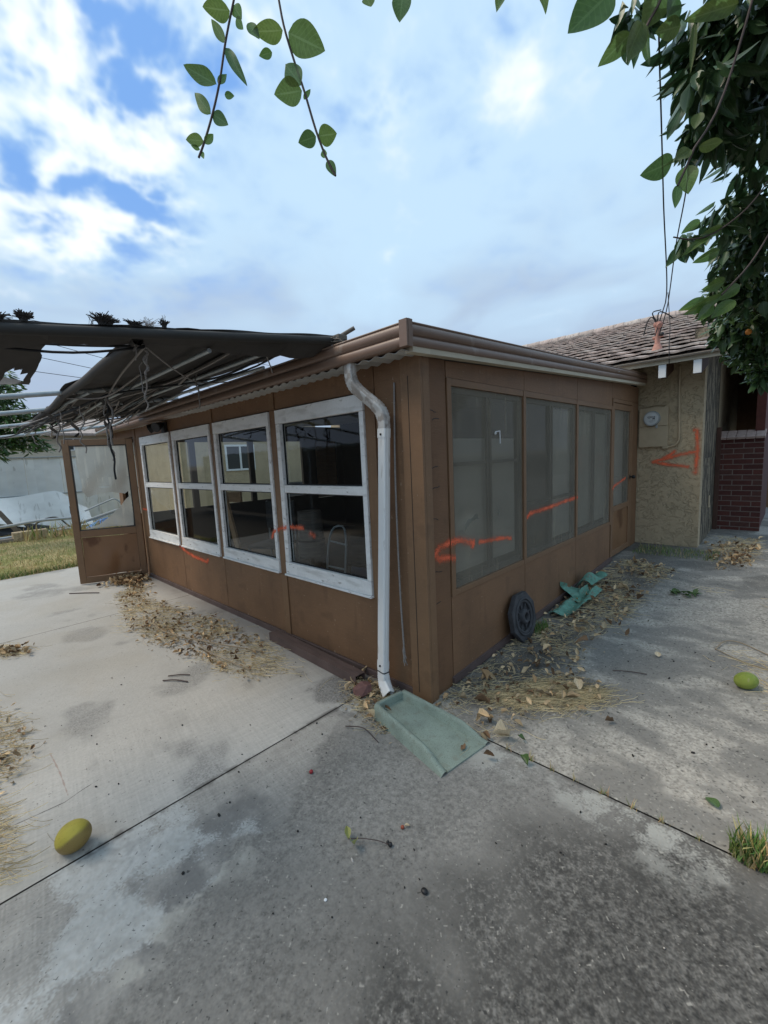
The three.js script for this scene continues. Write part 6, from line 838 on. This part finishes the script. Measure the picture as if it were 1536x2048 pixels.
  const YOUNG = [[1.318, 2.006, -0.044, 1.219, 1.947, 0.061, 0.044], [1.283, 1.996, -0.009, 1.218, 1.964, 0.059, 0.035], [1.298, 1.974, -0.02, 1.257, 1.917, 0.03, 0.038], [1.325, 2.059, -0.061, 1.27, 2.028, -0.002, 0.042], [1.354, 1.988, -0.076, 1.295, 1.923, -0.007, 0.045], [1.364, 2.039, -0.095, 1.304, 1.991, -0.028, 0.042], [1.309, 2.241, -0.077, 1.247, 2.219, -0.014, 0.035], [1.279, 2.217, -0.044, 1.213, 2.152, 0.031, 0.028], [1.251, 2.271, -0.026, 1.203, 2.222, 0.028, 0.028], [1.307, 2.164, -0.062, 1.246, 2.124, 0.004, 0.035]];
  put(NEAR, M.leafVine); put(YOUNG, M.leafYoung);
  // dark leaves of the near bough, hanging tip down, picked out one by one
  { const r = rng(66), rows = []; for (const c of CLUMPS.slice(0, 19)) { const n = Math.round(4 + c[3] * 55); for (let k = 0; k < n; k++) { const a = r() * 6.28, q = c[3] * (0.75 + 0.35 * r()), y = c[1] + (r() - 0.6) * c[3] * 1.6; const x = c[0] + Math.cos(a) * q * 0.8, z = c[2] + Math.sin(a) * q * 0.8; const L = 0.07 + 0.06 * r(); rows.push([x, y, z, x + (r() - 0.65) * 0.08, y - L * 0.8, z + (r() - 0.3) * 0.08, L * 0.42]); } } put(rows, M.leafDark); }
  mk('twig', [tube([[1.333, 2.32, 0.938], [1.327, 2.269, 0.952], [1.315, 2.235, 0.969], [1.31, 2.217, 0.978]].map((p) => p.map((v, k) => v - o[k])), 0.0025, 5), tube([[1.5, 2.9, 0.7], [1.46, 2.35, 0.84], [1.417, 2.108, 0.894], [1.401, 2.049, 0.92], [1.381, 2.003, 0.947], [1.374, 1.973, 0.959], [1.366, 1.946, 0.971]].map((p) => p.map((v, k) => v - o[k])), 0.002, 5), tube([[1.5, 3.0, 0.6], [1.38, 2.6, 0.85], [1.333, 2.32, 0.938]].map((p) => p.map((v, k) => v - o[k])), 0.003, 5), tube([[1.45, 2.4, -0.5], [1.38, 2.1, -0.12], [1.32, 2.006, -0.04]].map((p) => p.map((v, k) => v - o[k])), 0.003, 5), tube([[1.5, 2.7, -0.5], [1.36, 2.3, -0.15], [1.25, 2.2, 0.0], [1.19, 2.21, 0.06]].map((p) => p.map((v, k) => v - o[k])), 0.0025, 5)], M.twig, t);
  const of = std({ color: new THREE.Color().setRGB(0.62, 0.22, 0.03), roughness: 0.5 });
  mk('orange', new THREE.SphereGeometry(0.019, 18, 14).translate(1.255 - o[0], 2.225 - o[1], -1.98 - o[2]), of, t); 
  named(t);
}
{ // two vine shoots hanging into view at the top
  const shoot = (stem, rows, label) => { const s = thing('hanging_vine', label, 'vine', stem[1]); const o = stem[1]; mk('stem', tube([[stem[0][0] + 0.03, 2.75, stem[0][2] - 0.02], ...stem].map((p) => p.map((v, k) => v - o[k])), 0.0016, 6, 60), M.twig, s); const lm = rows.map((q, i) => { const b = new THREE.Vector3(q[0], q[1], q[2]), e = new THREE.Vector3(q[3], q[4], q[5]), y = e.clone().sub(b), L = y.length(); y.normalize(); const view = new THREE.Vector3(1.544, 1.5, 1.93).sub(b).normalize(); const x = new THREE.Vector3().crossVectors(y, view).normalize(), z = new THREE.Vector3().crossVectors(x, y); const m = mk('leaf', LEAF[(i * 3 + 1) % 4], L < 0.022 ? M.leafYoung : i % 3 === 2 ? M.leafMid : M.leafVine, s); m.quaternion.setFromRotationMatrix(new THREE.Matrix4().makeBasis(x, y, z)); m.rotateY(((i * 53) % 10 - 5) * 0.09); m.scale.set(q[6] * 1.12, L, L * 0.45); m.position.set(b.x - o[0], b.y - o[1], b.z - o[2]); }); named(s); };
  shoot([[0.931, 2.263, 1.519], [0.92, 2.164, 1.547], [0.915, 2.104, 1.563], [0.912, 2.047, 1.576], [0.907, 2.001, 1.589], [0.9, 1.959, 1.603], [0.896, 1.941, 1.61]], [[0.917, 2.149, 1.553, 0.887, 2.155, 1.58, 0.026], [0.915, 2.103, 1.563, 0.899, 2.137, 1.572, 0.013], [0.916, 2.096, 1.563, 0.94, 2.042, 1.55, 0.014], [0.908, 2.045, 1.579, 0.876, 2.069, 1.607, 0.022], [0.905, 2.003, 1.59, 0.884, 2.037, 1.604, 0.017], [0.907, 2.003, 1.588, 0.925, 1.985, 1.574, 0.017], [0.899, 1.965, 1.602, 0.881, 1.968, 1.62, 0.016], [0.902, 1.96, 1.601, 0.909, 1.973, 1.591, 0.011], [0.896, 1.953, 1.607, 0.886, 1.96, 1.616, 0.006], [0.898, 1.95, 1.606, 0.902, 1.938, 1.605, 0.006], [0.91, 2.045, 1.577, 0.918, 2.06, 1.567, 0.010], [0.918, 2.029, 1.573, 0.929, 2.026, 1.563, 0.009], [0.92, 2.157, 1.548, 0.929, 2.138, 1.543, 0.016], [0.924, 2.138, 1.548, 0.933, 2.121, 1.542, 0.012], [0.937, 2.13, 1.537, 0.95, 2.107, 1.529, 0.014]], 'left of the two leafy vine shoots hanging against the sky');
  shoot([[0.95, 2.262, 1.501], [0.967, 2.161, 1.502], [0.975, 2.122, 1.502], [0.988, 2.071, 1.497], [1, 2.031, 1.493], [1.018, 1.966, 1.488], [1.03, 1.929, 1.482], [1.04, 1.906, 1.477]], [[0.974, 2.117, 1.504, 0.942, 2.116, 1.534, 0.027], [0.979, 2.115, 1.498, 1.02, 2.084, 1.464, 0.039], [0.996, 2.038, 1.495, 0.978, 2.071, 1.507, 0.026], [0.998, 2.03, 1.495, 0.97, 2.024, 1.523, 0.032], [1.001, 2.017, 1.495, 1.007, 2.033, 1.486, 0.007], [1.016, 1.964, 1.489, 0.998, 1.956, 1.508, 0.020], [1.019, 1.964, 1.487, 1.038, 1.966, 1.468, 0.025], [1.026, 1.932, 1.485, 1.026, 1.944, 1.483, 0.009], [1.03, 1.929, 1.482, 1.04, 1.906, 1.477, 0.013], [0.964, 2.087, 1.518, 0.951, 2.082, 1.532, 0.012]], 'right of the two leafy vine shoots, longer with rounder leaves');
}
renderer.render(scene, camera);
